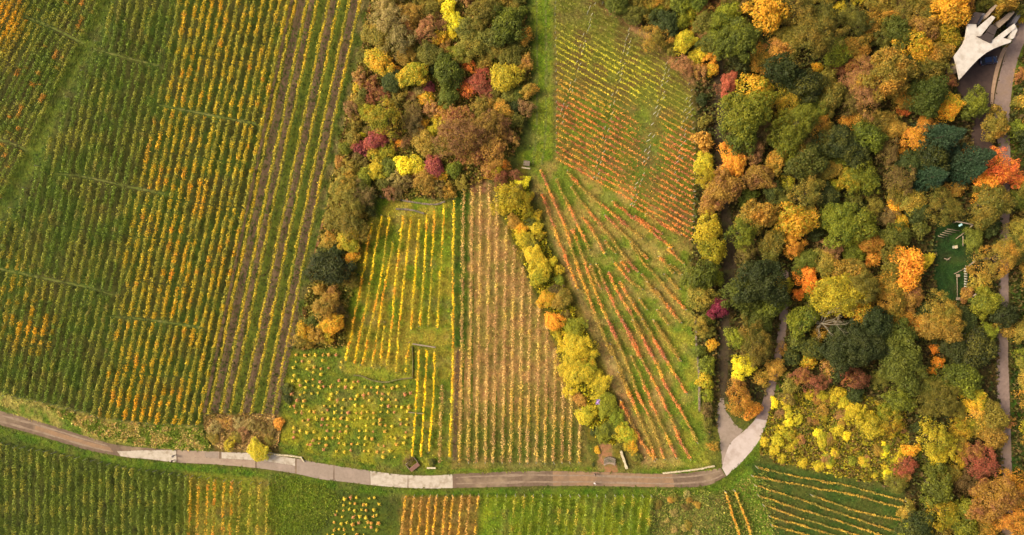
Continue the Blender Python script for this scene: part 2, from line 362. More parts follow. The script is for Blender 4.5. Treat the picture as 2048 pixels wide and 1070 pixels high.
def build_ground():
    st = 4.0
    gx = np.concatenate([[-24000, -9000, -3000, -900, -300], np.arange(-60, 2109, st), [2350, 3000, 5000, 11000, 26000]])
    gy = np.concatenate([[-24000, -9000, -3000, -900, -300], np.arange(-60, 1131, st), [1400, 2000, 4000, 10000, 25000]])
    X, Y = np.meshgrid(gx, gy, indexing='ij')
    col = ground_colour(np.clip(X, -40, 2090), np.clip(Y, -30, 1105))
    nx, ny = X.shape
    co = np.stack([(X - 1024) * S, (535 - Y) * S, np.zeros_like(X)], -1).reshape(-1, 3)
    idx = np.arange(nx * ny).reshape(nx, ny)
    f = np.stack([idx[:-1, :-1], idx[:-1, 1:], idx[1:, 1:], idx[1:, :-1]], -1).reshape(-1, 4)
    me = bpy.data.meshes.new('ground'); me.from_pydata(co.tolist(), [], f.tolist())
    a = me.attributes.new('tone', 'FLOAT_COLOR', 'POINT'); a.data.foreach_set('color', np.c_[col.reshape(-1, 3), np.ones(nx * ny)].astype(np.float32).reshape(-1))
    m, nt, b = new_mat('ground_cover')
    at = nd(nt, 'ShaderNodeAttribute'); at.attribute_name = 'tone'
    tc = nd(nt, 'ShaderNodeTexCoord')
    n1 = nd(nt, 'ShaderNodeTexNoise', Scale=1.6, Detail=8.0, Roughness=0.75); nt.links.new(tc.outputs['Object'], n1.inputs['Vector'])
    n2 = nd(nt, 'ShaderNodeTexNoise', Scale=0.5, Detail=5.0, Roughness=0.7); nt.links.new(tc.outputs['Object'], n2.inputs['Vector'])
    hs = nd(nt, 'ShaderNodeHueSaturation'); nt.links.new(at.outputs['Color'], hs.inputs['Color'])
    nt.links.new(maprange(nt, n1.outputs[0], 0.25, 0.75, 0.5, 1.45), hs.inputs['Value'])
    nt.links.new(maprange(nt, n2.outputs[0], 0.3, 0.7, 0.475, 0.52), hs.inputs['Hue'])
    nt.links.new(hs.outputs[0], b.inputs['Base Color']); b.inputs['Roughness'].default_value = 0.95
    bp = nd(nt, 'ShaderNodeBump', Strength=0.8, Distance=0.25); nt.links.new(n1.outputs[0], bp.inputs['Height']); nt.links.new(bp.outputs[0], b.inputs['Normal'])
    me.materials.append(m)
    return tag(obj('ground', me), 'hillside ground of grass, soil and leaf litter under the vineyards and the wood', 'ground', kind='structure')
build_ground()

# ------------------------------------------------------------------ strips, roads, paths
def ribbon_mesh(name, L, R, z, mat, rough=0.05):
    """sheet between two edge lines given in photo pixels"""
    vs_, fs = [], []
    for i in range(len(L)):
        j1, j2 = rng.normal(0, rough / S, 2)
        vs_.append(P(L[i][0], L[i][1] + j1 * 0.7)[:2] + (z,)); m_ = ((L[i][0] + R[i][0]) / 2, (L[i][1] + R[i][1]) / 2)
        vs_.append(P(*m_)[:2] + (z,)); vs_.append(P(R[i][0], R[i][1] + j2 * 0.7)[:2] + (z,))
    for i in range(len(L) - 1):
        a = 3 * i
        fs += [(a, a + 1, a + 4, a + 3), (a + 1, a + 2, a + 5, a + 4)]
    return mesh_from(name, vs_, fs, mat)

def ribbon(name, pts, z, mat, label, rough=0.05, step=6.0, parent=None, cat=None, wob=0.0):
    """pts (x, y, width px)"""
    q = spline(pts, step); d = np.gradient(q[:, :2], axis=0); d /= np.linalg.norm(d, axis=1, keepdims=True) + 1e-9
    n = np.c_[-d[:, 1], d[:, 0]]; w = q[:, 2:3] / 2
    if wob: w = w * (1 + wob * (vnoise(np.arange(len(q)), np.full(len(q), q[0, 0]), 3.0, 55)[:, None] - 0.5) * 2)
    o = obj(name, ribbon_mesh(name, q[:, :2] + n * w, q[:, :2] - n * w, z, mat, rough), parent)
    if parent is None: tag(o, label, cat or name.replace('_', ' '), kind='structure')
    return o

def sheet(name, poly, z, mat, label=None, parent=None, cat=None, rough=0.6):
    q = []
    for i in range(len(poly)):
        a, b = np.array(poly[i], float), np.array(poly[(i + 1) % len(poly)], float)
        n = max(1, int(np.linalg.norm(b - a) / 7))
        for t in range(n): q.append(a + (b - a) * t / n + rng.normal(0, rough, 2))
    bm = bmesh.new(); vv = [bm.verts.new(P(p[0], p[1])[:2] + (z,)) for p in q]
    bmesh.ops.triangle_fill(bm, use_beauty=True, use_dissolve=False, edges=[bm.edges.new((vv[i], vv[(i + 1) % len(vv)])) for i in range(len(vv))])
    me = bm_mesh(name, bm, mat)
    if me.polygons and sum(p.normal.z for p in me.polygons) < 0: me.flip_normals()
    o = obj(name, me, parent)
    if parent is None: tag(o, label, cat or name.replace('_', ' '), kind='structure')
    return o

RT = [(-40, 815), (0, 822), (60, 838), (120, 856), (180, 875), (230, 889), (300, 896), (350, 899), (430, 903), (520, 906), (590, 916), (640, 926), (690, 934), (740, 941), (800, 949), (860, 951), (910, 948), (1000, 943.5), (1100, 942), (1190, 943.5), (1300, 947.5), (1370, 946), (1410, 941), (1443, 936)]
RB = [(-40, 838), (0, 850), (60, 866), (120, 884), (180, 901), (250, 914), (300, 919), (350, 925), (430, 929), (520, 937), (590, 947), (640, 958), (690, 964), (740, 970), (800, 975), (860, 977), (910, 976), (1000, 974), (1100, 972), (1190, 972), (1300, 974), (1380, 974), (1421, 969), (1453, 952)]
road_q = spline([a + b for a, b in zip(RT, RB)], 1.5)
road = obj('road', ribbon_mesh('road', road_q[::3, :2], road_q[::3, 2:], 0.020, M_ASPH, 0.06))
tag(road, 'narrow patched road of brown asphalt and pale concrete winding below the vineyards', 'road', kind='structure')
def slab(x0, x1, f0, f1, mat, z, name='concrete_slab', wedge=0.0):
    m = (road_q[:, 0] >= x0) & (road_q[:, 0] <= x1); q = road_q[m]
    T, B = q[:, :2].copy(), q[:, 2:].copy()
    for e in (0, -1): T[e, 0] += rng.normal(0, .5); B[e, 0] += rng.normal(0, .5)
    g0 = f0 + wedge * np.linspace(1, 0, len(q))[:, None] ** 1.5 if wedge else f0
    return obj(name, ribbon_mesh(name, T + (B - T) * g0, T + (B - T) * f1, z, mat, 0.04), road)
slab(222, 353.5, 0.06, 0.97, M_CONC, 0.028, wedge=0.5)
slab(354, 440, 0.0, 0.52, M_CONC2, 0.028)
slab(354, 442, 0.525, 0.98, M_CONC2, 0.029)
slab(408, 438, 0.06, 0.5, M_CONC3, 0.034, 'asphalt_patch')
slab(443, 590, 0.04, 0.50, M_CONC, 0.028)
slab(443, 511, 0.51, 0.99, M_CONC2, 0.028)
slab(511.8, 591.5, 0.51, 0.99, M_CONC3, 0.028)
slab(592.2, 668, 0.01, 0.99, M_CONC3, 0.028)
slab(668.6, 740, 0.01, 0.99, M_CONC3, 0.028)
slab(740.7, 816, 0.01, 0.99, M_CONC, 0.028)
slab(816.6, 907, 0.01, 0.99, M_CONC, 0.028)
slab(1105, 1345, 0.02, 0.98, M_REDASPH, 0.026, 'asphalt_patch')
slab(70, 215, 0.35, 0.75, M_REDASPH, 0.026, 'asphalt_patch')
def wheel_track(x0, x1, f, w, mat, z):
    q = road_q[(road_q[:, 0] >= x0) & (road_q[:, 0] <= x1)][::4]; T, B = q[:, :2], q[:, 2:]
    n_ = len(q); c_ = f + .05 * (vnoise(np.arange(n_), np.full(n_, x0), 9, 51)[:, None] - .5); h_ = w * (.35 + 1.0 * vnoise(np.arange(n_), np.full(n_, x0 + f), 5, 52)[:, None])
    obj('wheel_track', ribbon_mesh('wheel_track', T + (B - T) * (c_ - h_ / 2), T + (B - T) * (c_ + h_ / 2), z, mat, .05), road)
M_WEAR = speckle('dusty_wheel_wear', (152, 132, 106), (136, 114, 90), 1.8, .95, .3, (124, 102, 80), .5)
for f_ in (.27, .72): wheel_track(-40, 215, f_, .16, M_WEAR, .031); wheel_track(912, 1440, f_, .15, M_WEAR, .033)
FO = [(1453, 952), (1462, 943.5), (1486, 921), (1518, 881), (1534, 841), (1546, 801), (1554, 760), (1563, 720), (1570, 680), (1574, 640), (1577, 600), (1577, 540)]
FI = [(1444, 936), (1449, 915), (1462, 885), (1492, 858), (1511, 837), (1524, 805), (1535, 770), (1545, 730), (1552, 690), (1557, 650), (1560, 610), (1561, 540)]
fq = spline([a + b for a, b in zip(FO, FI)], 5.0)
fork = obj('fork_road', ribbon_mesh('fork_road', fq[:, :2], fq[:, 2:], 0.024, M_GRAVEL, 0.06))
tag(fork, 'side road with a pale concrete mouth curving up into the wood', 'road', kind='structure')
m_ = fq[:, 1] > 838
obj('concrete_slab', ribbon_mesh('concrete_slab', fq[m_, :2], fq[m_, 2:], 0.030, M_JUNC, 0.03), fork)
sheet('junction_apron', [(1445, 934), (1440, 880), (1432, 840), (1434, 820), (1440, 797), (1447, 797), (1452, 822), (1464, 842), (1477, 856), (1488, 860), (1463, 885), (1450, 914)], 0.018, M_CONC3, 'grey brown triangular apron where the earth path meets the side road', cat='road')
ribbon('earth_path', [(1444, 800, 10), (1445, 760, 18), (1447, 700, 20), (1448, 640, 20), (1452, 580, 22), (1460, 530, 24), (1458, 480, 22), (1450, 420, 20), (1440, 340, 18), (1437, 260, 18), (1437, 160, 18), (1436, 80, 16)], 0.010, M_PATH, 'earth path with painted shade running between the fan vineyard and the wood', 0.1, wob=0.15, cat='path')
PL = [(2040, 20), (2030, 60), (2013, 98), (2003, 135), (1994, 172), (1988, 210), (1992, 260), (2000, 330), (2000, 430), (1998, 520), (1997, 600), (1994, 700), (1993, 760), (1996, 820), (2000, 880), (2002, 950), (2005, 1110)]
PR = [(2075, 30), (2056, 70), (2040, 105), (2030, 140), (2024, 176), (2020, 216), (2019, 260), (2021, 330), (2019, 430), (2017, 520), (2017, 600), (2016, 700), (2018, 760), (2020, 820), (2022, 880), (2024, 950), (2028, 1110)]
pq = spline([a + b for a, b in zip(PL, PR)], 6.0)
tag(obj('park_road', ribbon_mesh('park_road', pq[:, :2], pq[:, 2:], 0.022, M_GRAVEL, 0.05)), 'grey gravelled park road passing the white concrete building', 'road', kind='structure')
sheet('parking_lot', [(1912, 170), (1935, 125), (1960, 100), (2000, 92), (2004, 118), (1992, 155), (1982, 200), (1980, 240), (1988, 330), (1940, 330), (1945, 230), (1920, 200)], 0.012, M_LOT, 'dark brown asphalt lot in front of the white concrete building', cat='parking lot')
ribbon('pavement', [(2020, 78, 8), (2004, 108, 8), (1993, 142, 8), (1986, 176, 7), (1983, 208, 6)], 0.11, M_KERB, 'raised beige pavement strip along the park road', 0.02, cat='pavement')
ribbon('woodland_track', [(1822, 800, 14), (1838, 860, 16), (1846, 920, 18), (1848, 990, 18), (1850, 1110, 18)], 0.008, M_LANE, 'dark grassy track between the wood edge and the small vineyard', 0.1, wob=0.2, cat='track')
ribbon('doorstep_path', [(1213, 890, 18), (1214, 912, 20), (1220, 936, 22), (1222, 946, 30)], 0.016, M_EARTH, 'reddish earth path rising from the road to the stone steps', 0.08, cat='path')
for xr in (1073, 1091): ribbon('wheel_rut', [(xr, -30, 4), (xr + 1, 100, 4.5), (xr + 1, 220, 4), (xr - 2, 290, 5), (xr - 8, 330, 4)], 0.007, M_TERR, 'worn wheel rut running along the bright grass strip', .12, 6, wob=.5, cat='rut')
ribbon('field_edge_path', [(746, -30, 4), (722, 118, 4), (694, 236, 4), (671, 357, 4), (655, 416, 4), (636, 483, 5), (621, 560, 4)], 0.008, M_EARTH, 'thin worn path along the edge of the big vineyard', 0.06, wob=0.3, cat='path')
ribbon('field_end_path', [(905, 378, 9), (925, 366, 10), (945, 356, 10), (962, 350, 9), (975, 343, 8)], 0.009, M_EARTH, 'reddish trodden path at the top of the straw vineyard', 0.08, wob=0.3, cat='path')

# ------------------------------------------------------------------ vine rows
def clip_line(poly, pts, step=2.0):
    """the longest run of a line that lies inside the polygon"""
    q = spline(pts, step) if len(pts) > 2 else np.array([np.array(pts[0], float) + (np.array(pts[1], float) - np.array(pts[0], float)) * t for t in np.linspace(0, 1, max(3, int(np.hypot(pts[1][0] - pts[0][0], pts[1][1] - pts[0][1]) / step)))])
    ins = sdf(poly, q[:, 0], q[:, 1]) > 0
    best, cur = (0, 0), None
    for i, v in enumerate(list(ins) + [False]):
        if v and cur is None: cur = i
        if not v and cur is not None:
            if i - cur > best[1] - best[0]: best = (cur, i)
            cur = None
    return q[best[0]:best[1]]

bm = bmesh.new(); box_bm(bm, 0.09, 0.09, 1.95, (0, 0, 0.975), bevel=0.012); POST_ME = bm_mesh('post', bm, M_POST)
bm = bmesh.new(); tube_bm(bm, [(0, 0, 0), (0.25, 0, 0.85), (0.5, 0, 1.7)], [0.055, 0.05, 0.045], 6); LEAN_ME = bm_mesh('leaning_post', bm, M_PALEPOST)

def mixcol(a, b, t):
    t = np.clip(t, 0, 1)[:, None]; return a * (1 - t) + b * t

_O = 'first second third fourth fifth sixth seventh eighth ninth tenth eleventh twelfth thirteenth fourteenth fifteenth sixteenth seventeenth eighteenth nineteenth'.split()
def nth(i):
    if i < 20: return _O[i - 1]
    t = {2: 'twent', 3: 'thirt', 4: 'fort', 5: 'fift'}[i // 10]
    return t + 'ieth' if i % 10 == 0 else t + 'y-' + _O[i % 10 - 1]
def vine_row(q, colour, label, group, dens=30, width=0.95, hgt=(0.35, 1.65), gap=0.25, gaps=(), leaf=0.17, seed=0, posts='ends', lump=1.2, name='vine_row'):
    """q: centre line in photo pixels. colour(x, y, r) -> linear colours"""
    if len(q) < 3: return None
    r = np.random.default_rng(5000 + seed)
    zt = hgt[1]
    w = np.array([P(x, y, zt * 0.8)[:2] for x, y in q]); seg = np.linalg.norm(np.diff(w, axis=0), axis=1); s = np.r_[0, np.cumsum(seg)]
    Ltot = s[-1]
    if Ltot < 1.5: return None
    n = int(Ltot * dens)
    t = r.uniform(0, Ltot, n)
    x = np.interp(t, s, w[:, 0]); y = np.interp(t, s, w[:, 1])
    dx = np.interp(t, s, np.gradient(w[:, 0], s)); dy = np.interp(t, s, np.gradient(w[:, 1], s)); dl = np.hypot(dx, dy) + 1e-9
    nx, ny = -dy / dl, dx / dl
    # single vines swell and thin out along the row
    lum = vnoise(t, np.full(n, seed * 3.7), lump, 20); big = vnoise(t, np.full(n, seed * 1.3), 7.0, 21)
    keep = r.random(n) < np.clip(0.58 + 0.65 * lum, 0, 1) * sstep(gap - 0.22, gap + 0.1, big + 0.12 * (lum - 0.5))
    px = np.interp(t, s, q[:, 0]); py = np.interp(t, s, q[:, 1])
    for g in gaps:
        keep &= np.abs(sdf_line(g[0], px, py)) > g[1]
    x, y, nx, ny, t, px, py, lum = [a[keep] for a in (x, y, nx, ny, t, px, py, lum)]; n = len(x)
    if n < 8: return None
    off = r.normal(0, 0.34, n) * width * (0.65 + 0.5 * lum); off += (vnoise(t, np.full(n, seed * 2.1), 2.2, 22) - 0.5) * 0.35
    z = hgt[0] + (hgt[1] - hgt[0]) * r.beta(2.2, 1.3, n) * (0.75 + 0.4 * lum)
    c = colour(px, py, r)
    Pt = np.c_[x + nx * off, y + ny * off, z]
    Nn = np.c_[nx * off * 1.6, ny * off * 1.6, np.full(n, 0.55)] + r.normal(0, 0.45, (n, 3))
    mid = Pt.mean(0); base = np.array([mid[0], mid[1], 0.0])
    root = empty(name, tuple(base)); tag(root, label, 'vine row', group)
    me = quad_mesh('foliage', leaves(Pt - base, Nn, leaf, leaf * 0.75, r, 0.2), M_VINE, col=c)
    obj('foliage', me, root)
    ends = [0, len(w) - 1] if posts else []
    for i in ends:
        o = obj('post', POST_ME, root, (w[i][0] - base[0], w[i][1] - base[1], 0)); o.rotation_euler = (r.normal(0, .05), r.normal(0, .05), r.uniform(0, 3))
    return root, w, base

def sdf_line(pts, x, y):
    d = np.full(x.shape, 1e9)
    for (x0, y0), (x1, y1) in zip(pts[:-1], pts[1:]):
        ex, ey = x1 - x0, y1 - y0; t = np.clip(((x - x0) * ex + (y - y0) * ey) / (ex * ex + ey * ey), 0, 1)
        d = np.minimum(d, np.hypot(x - x0 - t * ex, y - y0 - t * ey))
    return d

K = 1.45   # leaves stand at all angles and shade each other, so their own colour is lighter than the row looks
def L_(c): return lin(c, K)
GREEN, DGREEN, OLIVE = L_((106, 120, 36)), L_((80, 92, 30)), L_((140, 136, 46))
YELLOW, GOLD, ORANGE, REDB = L_((184, 158, 38)), L_((204, 156, 30)), L_((204, 130, 46)), L_((170, 92, 58))
PALE, STRAWC, BROWN = L_((196, 174, 84)), L_((176, 138, 78)), L_((128, 92, 60))
BYEL = L_((222, 190, 36))

def jitter(c, r, a=0.32):
    return c * np.exp(r.normal(0, a, (len(c), 1)))

TERR = [([(40, 440), (120, 452), (230, 470), (330, 478)], 2.5), ([(60, 690), (160, 705), (230, 722)], 2.5), ([(300, 300), (400, 315), (500, 330)], 3), ([(260, 560), (360, 572), (450, 590)], 3), ([(150, 230), (230, 250), (310, 268)], 2.5), ([(187, 97), (239, 112), (318, 131)], 3.5), ([(314, 209), (400, 226), (512, 247)], 3.5), ([(110, 347), (157, 351), (202, 361), (262, 374), (330, 388)], 4), ([(-40, 530), (0, 538), (90, 557), (180, 576), (225, 590)], 4),
        ([(217, 632), (300, 640), (400, 655)], 3.5), ([(330, 395), (420, 410), (500, 418)], 3), ([(395, 110), (470, 130), (560, 60)], 3), ([(250, 745), (420, 760)], 3)]
def colA(x, y, r):
    # vines turned yellow right of a slanting line, green with brown to the left of it
    edge = 352 - 0.195 * y + 14 * np.sin(y / 90.0)
    ye = sstep(-14, 14, x - edge + (vnoise(x, y, 22, 31) - 0.5) * 26)
    n1 = fbm(x + y * 0.21, y, 38, 33); n2 = vnoise(x, y, 12, 36)
    g = mixcol(mixcol(np.tile(GREEN, (len(x), 1)), np.tile(OLIVE, (len(x), 1)), sstep(0.4, 0.7, n1)), np.tile(BROWN, (len(x), 1)), sstep(0.66, 0.9, n2) * 0.3)
    yy = mixcol(np.tile(YELLOW, (len(x), 1)), np.tile(GOLD, (len(x), 1)), sstep(0.52, 0.8, n1))
    yy = mixcol(yy, np.tile(OLIVE, (len(x), 1)), sstep(0.62, 0.28, n2) * 0.85)
    yy = mixcol(yy, np.tile(ORANGE, (len(x), 1)), sstep(0.78, 0.97, n2) * 0.5)
    c = mixcol(g, yy, ye)
    pat = np.exp(-(((x - 45) / 40) ** 2 + ((y - 640) / 60) ** 2)) + 0.8 * np.exp(-(((x - 85) / 30) ** 2 + ((y - 665) / 45) ** 2)) + 0.5 * np.exp(-(((x - 15) / 25) ** 2 + ((y - 540) / 60) ** 2))
    c = mixcol(c, np.tile(GOLD, (len(x), 1)), pat * sstep(0.35, 0.6, vnoise(x * 2, y, 14, 39)) * 0.9)
    wide = sstep(0, 10, x - (584 - 0.2125 * y))
    c = mixcol(c, mixcol(np.tile(L_((158, 142, 40)), (len(x), 1)), np.tile(YELLOW, (len(x), 1)), sstep(.4, .7, n1)), wide * 0.8)
    return jitter(c, r)
k = 0
x0s = list(np.arange(575, -60, -16.6)) + [592, 615, 634, 656, 678, 698, 721]
for x0 in x0s:
    k += 1
    q = clip_line(FIELD_A, [(x0 + 0.2125 * 40 + rng.normal(0, .8), -40), (x0 - 0.2125 * 400 + rng.normal(0, 1.2), 400), (x0 - 0.2125 * 860 + rng.normal(0, .8), 860)])
    if len(q) < 12: continue
    wide = x0 > 580
    mx, my = q[len(q) // 2]
    if wide: lab = 'yellow-green vine row beside bare brown soil lanes of the big vineyard'
    elif mx > 352 - 0.195 * my + 5: lab = 'yellow leaved vine row in the closely planted big vineyard'
    else: lab = 'dark green vine row in the closely planted big vineyard'
    lab = lab.replace('closely planted big', 'big').replace('bare brown soil lanes of the', 'the soil lanes of the')
    nW = k - (len(x0s) - 7) if wide else k
    num = f'{lab}, {nth(8 - nW)} from the thicket edge' if wide else f'{lab}, {nth(k)} from the soil lanes'
    vine_row(q, colA, num, lab.replace(' row', ' rows'), dens=60 if not wide else 46, width=0.76 if not wide else 0.54, gap=0.04, leaf=.15, gaps=[(g[0], g[1] if 5 <= ig < 10 else 1.3) for ig, g in enumerate(TERR)] if not wide else [], seed=k)
for a, b, mat, nm in ((0, 1, M_SOIL, 'soil_lane'), (1, 2, M_SOIL, 'soil_lane'), (2, 3, M_LANE, 'grass_lane'), (3, 4, M_SOIL, 'soil_lane'), (4, 5, M_LANE, 'grass_lane'), (5, 6, M_SOIL, 'soil_lane'), (-1, 0, M_SOIL, 'soil_lane')):
    W7 = [592, 615, 634, 656, 678, 698, 721]
    xa = W7[a] if a >= 0 else 575; xb = W7[b]; xm = (xa + xb) / 2; wd = (xb - xa) - 8.5
    if a == -1: wd = 6
    pts = [(xm - 0.2125 * y, y, wd) for y in (-40, 100, 250, 400, 550, 700, 826)]
    ribbon(nm, pts, 0.006, mat, ('bare brown soil lane' if 'soil' in nm else 'narrow mown grass lane') + ' between yellow-green vine rows of the big vineyard', 0.10, 8.0, wob=0.22, cat='lane')
sheet('soil_patch', [(562, 700), (592, 560), (600, 560), (596, 640), (575, 735), (556, 828), (540, 828), (548, 770)], 0.0065, M_SOIL, 'bare soil headland at the lower corner of the big vineyard', cat='soil')
for pts, w in TERR[5:10] + [([(50, 33), (110, 58), (168, 88)], 4), ([(-20, 275), (20, 285), (55, 302)], 4)]:
    ribbon('grass_terrace_edge', [(p[0], p[1], 3.6) for p in spline(pts, 20)], 0.012, M_TERR, 'thin grassy terrace edge crossing the vine rows', 0.12, 6.0, wob=0.4, cat='terrace edge')

def colB(x, y, r):
    n1 = fbm(x + y * .5, y, 30, 41); n2 = vnoise(x, y, 11, 44); N = len(x)
    c = mixcol(np.tile(GREEN, (N, 1)), np.tile(OLIVE, (N, 1)), sstep(.3, .65, n1)); c = mixcol(c, np.tile(ORANGE, (N, 1)), sstep(.68, .9, n2) * .7)
    g = np.exp(-(((x - 0) / 45) ** 2 + ((y - 35) / 50) ** 2)); c = mixcol(c, np.tile(GOLD, (N, 1)), g * 1.3)
    return jitter(c, r)
for iB, x0 in enumerate(np.arange(211, -30, -15.6)):
    k += 1
    q = clip_line(FIELD_B, [(x0 + 15, -30), (x0 - 0.5 * 200 + rng.normal(0, 2), 200), (x0 - 0.5 * 430, 430)])
    vine_row(q, colB, f'olive vine row, {nth(iB + 1)} from the diagonal grass track, in the small side vineyard', 'olive vine rows across the grass track', dens=52, width=0.76, gap=0.06, leaf=.15, gaps=[([(50, 33), (110, 58), (168, 88)], 5), ([(-20, 275), (20, 285), (55, 302)], 5)], seed=k)

def colour_of(*cols, scale=30, seed=60, jit=0.3):
    cs = [L_(c) for c in cols]
    def f(x, y, r):
        n = fbm(x, y, scale, seed); N = len(x); c = np.tile(cs[0], (N, 1))
        for i, q_ in enumerate(cs[1:]):
            m = vnoise(x, y, scale * (0.45 + .3 * i), seed + 5 + i); c = mixcol(c, np.tile(q_, (N, 1)), sstep(0.45, 0.75, m))
        return jitter(c, r, jit)
    return f
def zr(ox, oy, sc, pts): return [(ox + a / sc, oy + b / sc) for a, b in pts]
# yellow rows on the bright grass terrace
cC = colour_of((216, 184, 36), (206, 150, 40), (168, 150, 40), scale=40, seed=61)
for i, pts in enumerate(([(545, 230), (525, 340), (480, 590), (405, 970)], [(600, 190), (560, 400), (530, 580), (450, 980)], [(638, 190), (600, 480), (540, 780), (490, 990)], [(658, 330), (610, 600), (545, 1000)],
            [(712, 190), (670, 560), (650, 780), (625, 1000)], [(755, 190), (715, 560), (690, 800), (675, 1030)], [(800, 210), (770, 560), (755, 800)], [(840, 180), (820, 540), (800, 780)],
            [(880, 150), (860, 560), (845, 780)], [(930, 120), (925, 280), (905, 600), (895, 790)])):
    k += 1
    vine_row(spline(zr(540, 360, 2.676, pts), 2), cC, f'bright yellow vine row on the walled grass terrace, {nth(10 - i)} from the straw vineyard', 'yellow vine rows on the grass terrace', dens=34, width=0.42, gap=0.22, seed=k, hgt=(.3, 1.5))
for pts in ([(615, 760), (600, 860), (590, 1000)], [(745, 870), (735, 930), (722, 1035)]):
    k += 1
    vine_row(spline(zr(540, 360, 2.676, pts), 2), cC, 'short gappy yellow vine row near the terrace wall', 'short gappy yellow vine rows', dens=30, width=0.4, gap=0.3, seed=k, hgt=(.3, 1.4))
k += 1
vine_row(spline([(908, 400), (906, 520), (906, 650), (905, 760), (901, 860), (899, 915)], 2), cC, 'long straight yellow vine row dividing the grass terrace from the straw vineyard', None, dens=36, width=.5, gap=.18, seed=k)
for pts in ([(838, 700), (833, 790), (824, 913)], [(853, 700), (849, 790), (842, 913)], [(869, 704), (866, 790), (858, 905)]):
    k += 1
    vine_row(spline(pts, 2), colour_of((226, 190, 30), (210, 170, 40), seed=63), 'thin bright yellow vine row in the small plot below the wooden beam', 'thin yellow vine rows below the beam', dens=34, width=.38, gap=.12, seed=k, gaps=[([(820, 823), (850, 826)], 2)])
# straw vineyard
cE = colour_of((190, 154, 88), (194, 164, 76), (164, 126, 76), scale=34, seed=66)
def colE(x, y, r):
    N = len(x); c = cE(x, y, r); return mixcol(c, jitter(np.tile(L_((196, 158, 52)), (N, 1)), r), sstep(.5, .8, fbm(x, y, 40, 69)) * sstep(600, 850, y) * .7)
for i, xb in enumerate([878, 919, 936.6, 952.7, 970.8, 986.8, 1005, 1021, 1039, 1055, 1073, 1090, 1107, 1123.5, 1140, 1158]):
    k += 1
    if i == 0: q = spline([(884, 770), (881, 840), (878, 925)], 2)
    else: q = clip_line(FIELD_E, [(xb + 8, 360), (xb + 7, 500), (xb + 4, 700), (xb, 925)])
    vine_row(q, colE, f'dry straw coloured vine row, {nth(i + 1)} counted from the thin yellow rows', 'straw coloured vine rows', dens=34, width=.8, gap=.06, seed=k, hgt=(.25, 1.2), leaf=.15)
    if i and len(q) > 60:
        xs = xb + 8.5
        y0 = max(q[0][1] + 30, 740 + 80 * rng.random()) if i > 2 else 420
        if y0 < 860:
            ribbon('grass_lane', [(xs + 4 - (y - 360) * .014, y, float(np.interp(y, [y0, 880], [1.5, 6.0]))) for y in np.linspace(y0, 915, 6)], 0.007, M_LANE, 'green grass lane between straw coloured vine rows', .12, 7, wob=.35, cat='lane')
ribbon('soil_lane', [(916, 700, 5), (914, 760, 9), (911, 850, 9), (909, 920, 8)], 0.0075, M_SOIL, 'dark bare soil lane beside the straw coloured vine rows', .1, 7, wob=.3, cat='lane')
# fan shaped vineyard, upper block with cross lanes
LANES = [[(1188, -10), (1180, 26), (1150, 150), (1120, 245)], [(1268, 40), (1258, 75), (1239, 146), (1220, 224), (1202, 310), (1178, 400)], [(1340, 110), (1333, 146), (1314, 224), (1299, 284), (1284, 348), (1250, 450)], [(1375, 200), (1362, 300), (1345, 400)]]
FAN_TOP = [(1110, -30), (1180, -30), (1225, 35), (1300, 82), (1348, 122), (1382, 170), (1390, 300), (1386, 480), (1330, 455), (1250, 402), (1180, 355), (1112, 322)]
def colF1(x, y, r):
    N = len(x); a = y - 0.33 * (x - 1110); n = fbm(x, y, 30, 71); n2 = vnoise(x, y, 10, 74)
    up = mixcol(np.tile(L_((196, 184, 54)), (N, 1)), np.tile(L_((130, 126, 50)), (N, 1)), sstep(.5, .25, n)); up = mixcol(up, np.tile(L_((126, 120, 50)), (N, 1)), sstep(90, 20, a))
    up = mixcol(up, np.tile(L_((118, 112, 48)), (N, 1)), sstep(1300, 1350, x) * .7)
    dn = mixcol(np.tile(L_((208, 132, 64)), (N, 1)), np.tile(L_((204, 160, 56)), (N, 1)), sstep(.5, .75, n)); dn = mixcol(dn, np.tile(L_((164, 96, 66)), (N, 1)), sstep(.55, .8, n2) * .8)
    return jitter(mixcol(up, dn, sstep(120, 200, a)), r)
F1LAB = ('slanting vine row of small yellowish vines in the fan vineyard', 'slanting orange-brown vine row in the fan vineyard')
for iF, y0 in enumerate(np.arange(-170, 335, 12.4)):
    k += 1
    q = clip_line(FAN_TOP, [(1095, y0 - .56 * 15), (1250 + rng.normal(0, 1), y0 + .56 * 140), (1400, y0 + .56 * 290)])
    if len(q) < 20: continue
    low = (q[len(q) // 2][1] - .33 * (q[len(q) // 2][0] - 1110)) > 177
    nF = globals().get('nF', 0) + 1
    res = vine_row(q, colF1, F1LAB[int(low)].replace('of small yellowish vines ', 'of yellowish vines ') + f', {nth(nF)} counted from the wood corner', F1LAB[int(low)].replace(' row', ' rows'), dens=34 if low else 27, width=.5 if low else .32, gap=.22 if low else .28, gaps=[(l, 1.3) for l in LANES[:3]], seed=k, hgt=(.3, 1.35), leaf=.13, lump=.9)
    if res is None: continue
    root, w, base = res
    for l in LANES:
        d = sdf_line(l, q[:, 0], q[:, 1]); i = int(np.argmin(d))
        if d[i] < 2.5:
            for sg in (-1, 1):
                if rng.random() < .45: continue
                j = min(max(i + sg * 2, 0), len(w) - 1)
                o = obj('leaning_post', LEAN_ME, root, (w[j][0] - base[0], w[j][1] - base[1], 0)); o.rotation_euler = (0, 0, math.radians(62 + rng.normal(0, 14)))
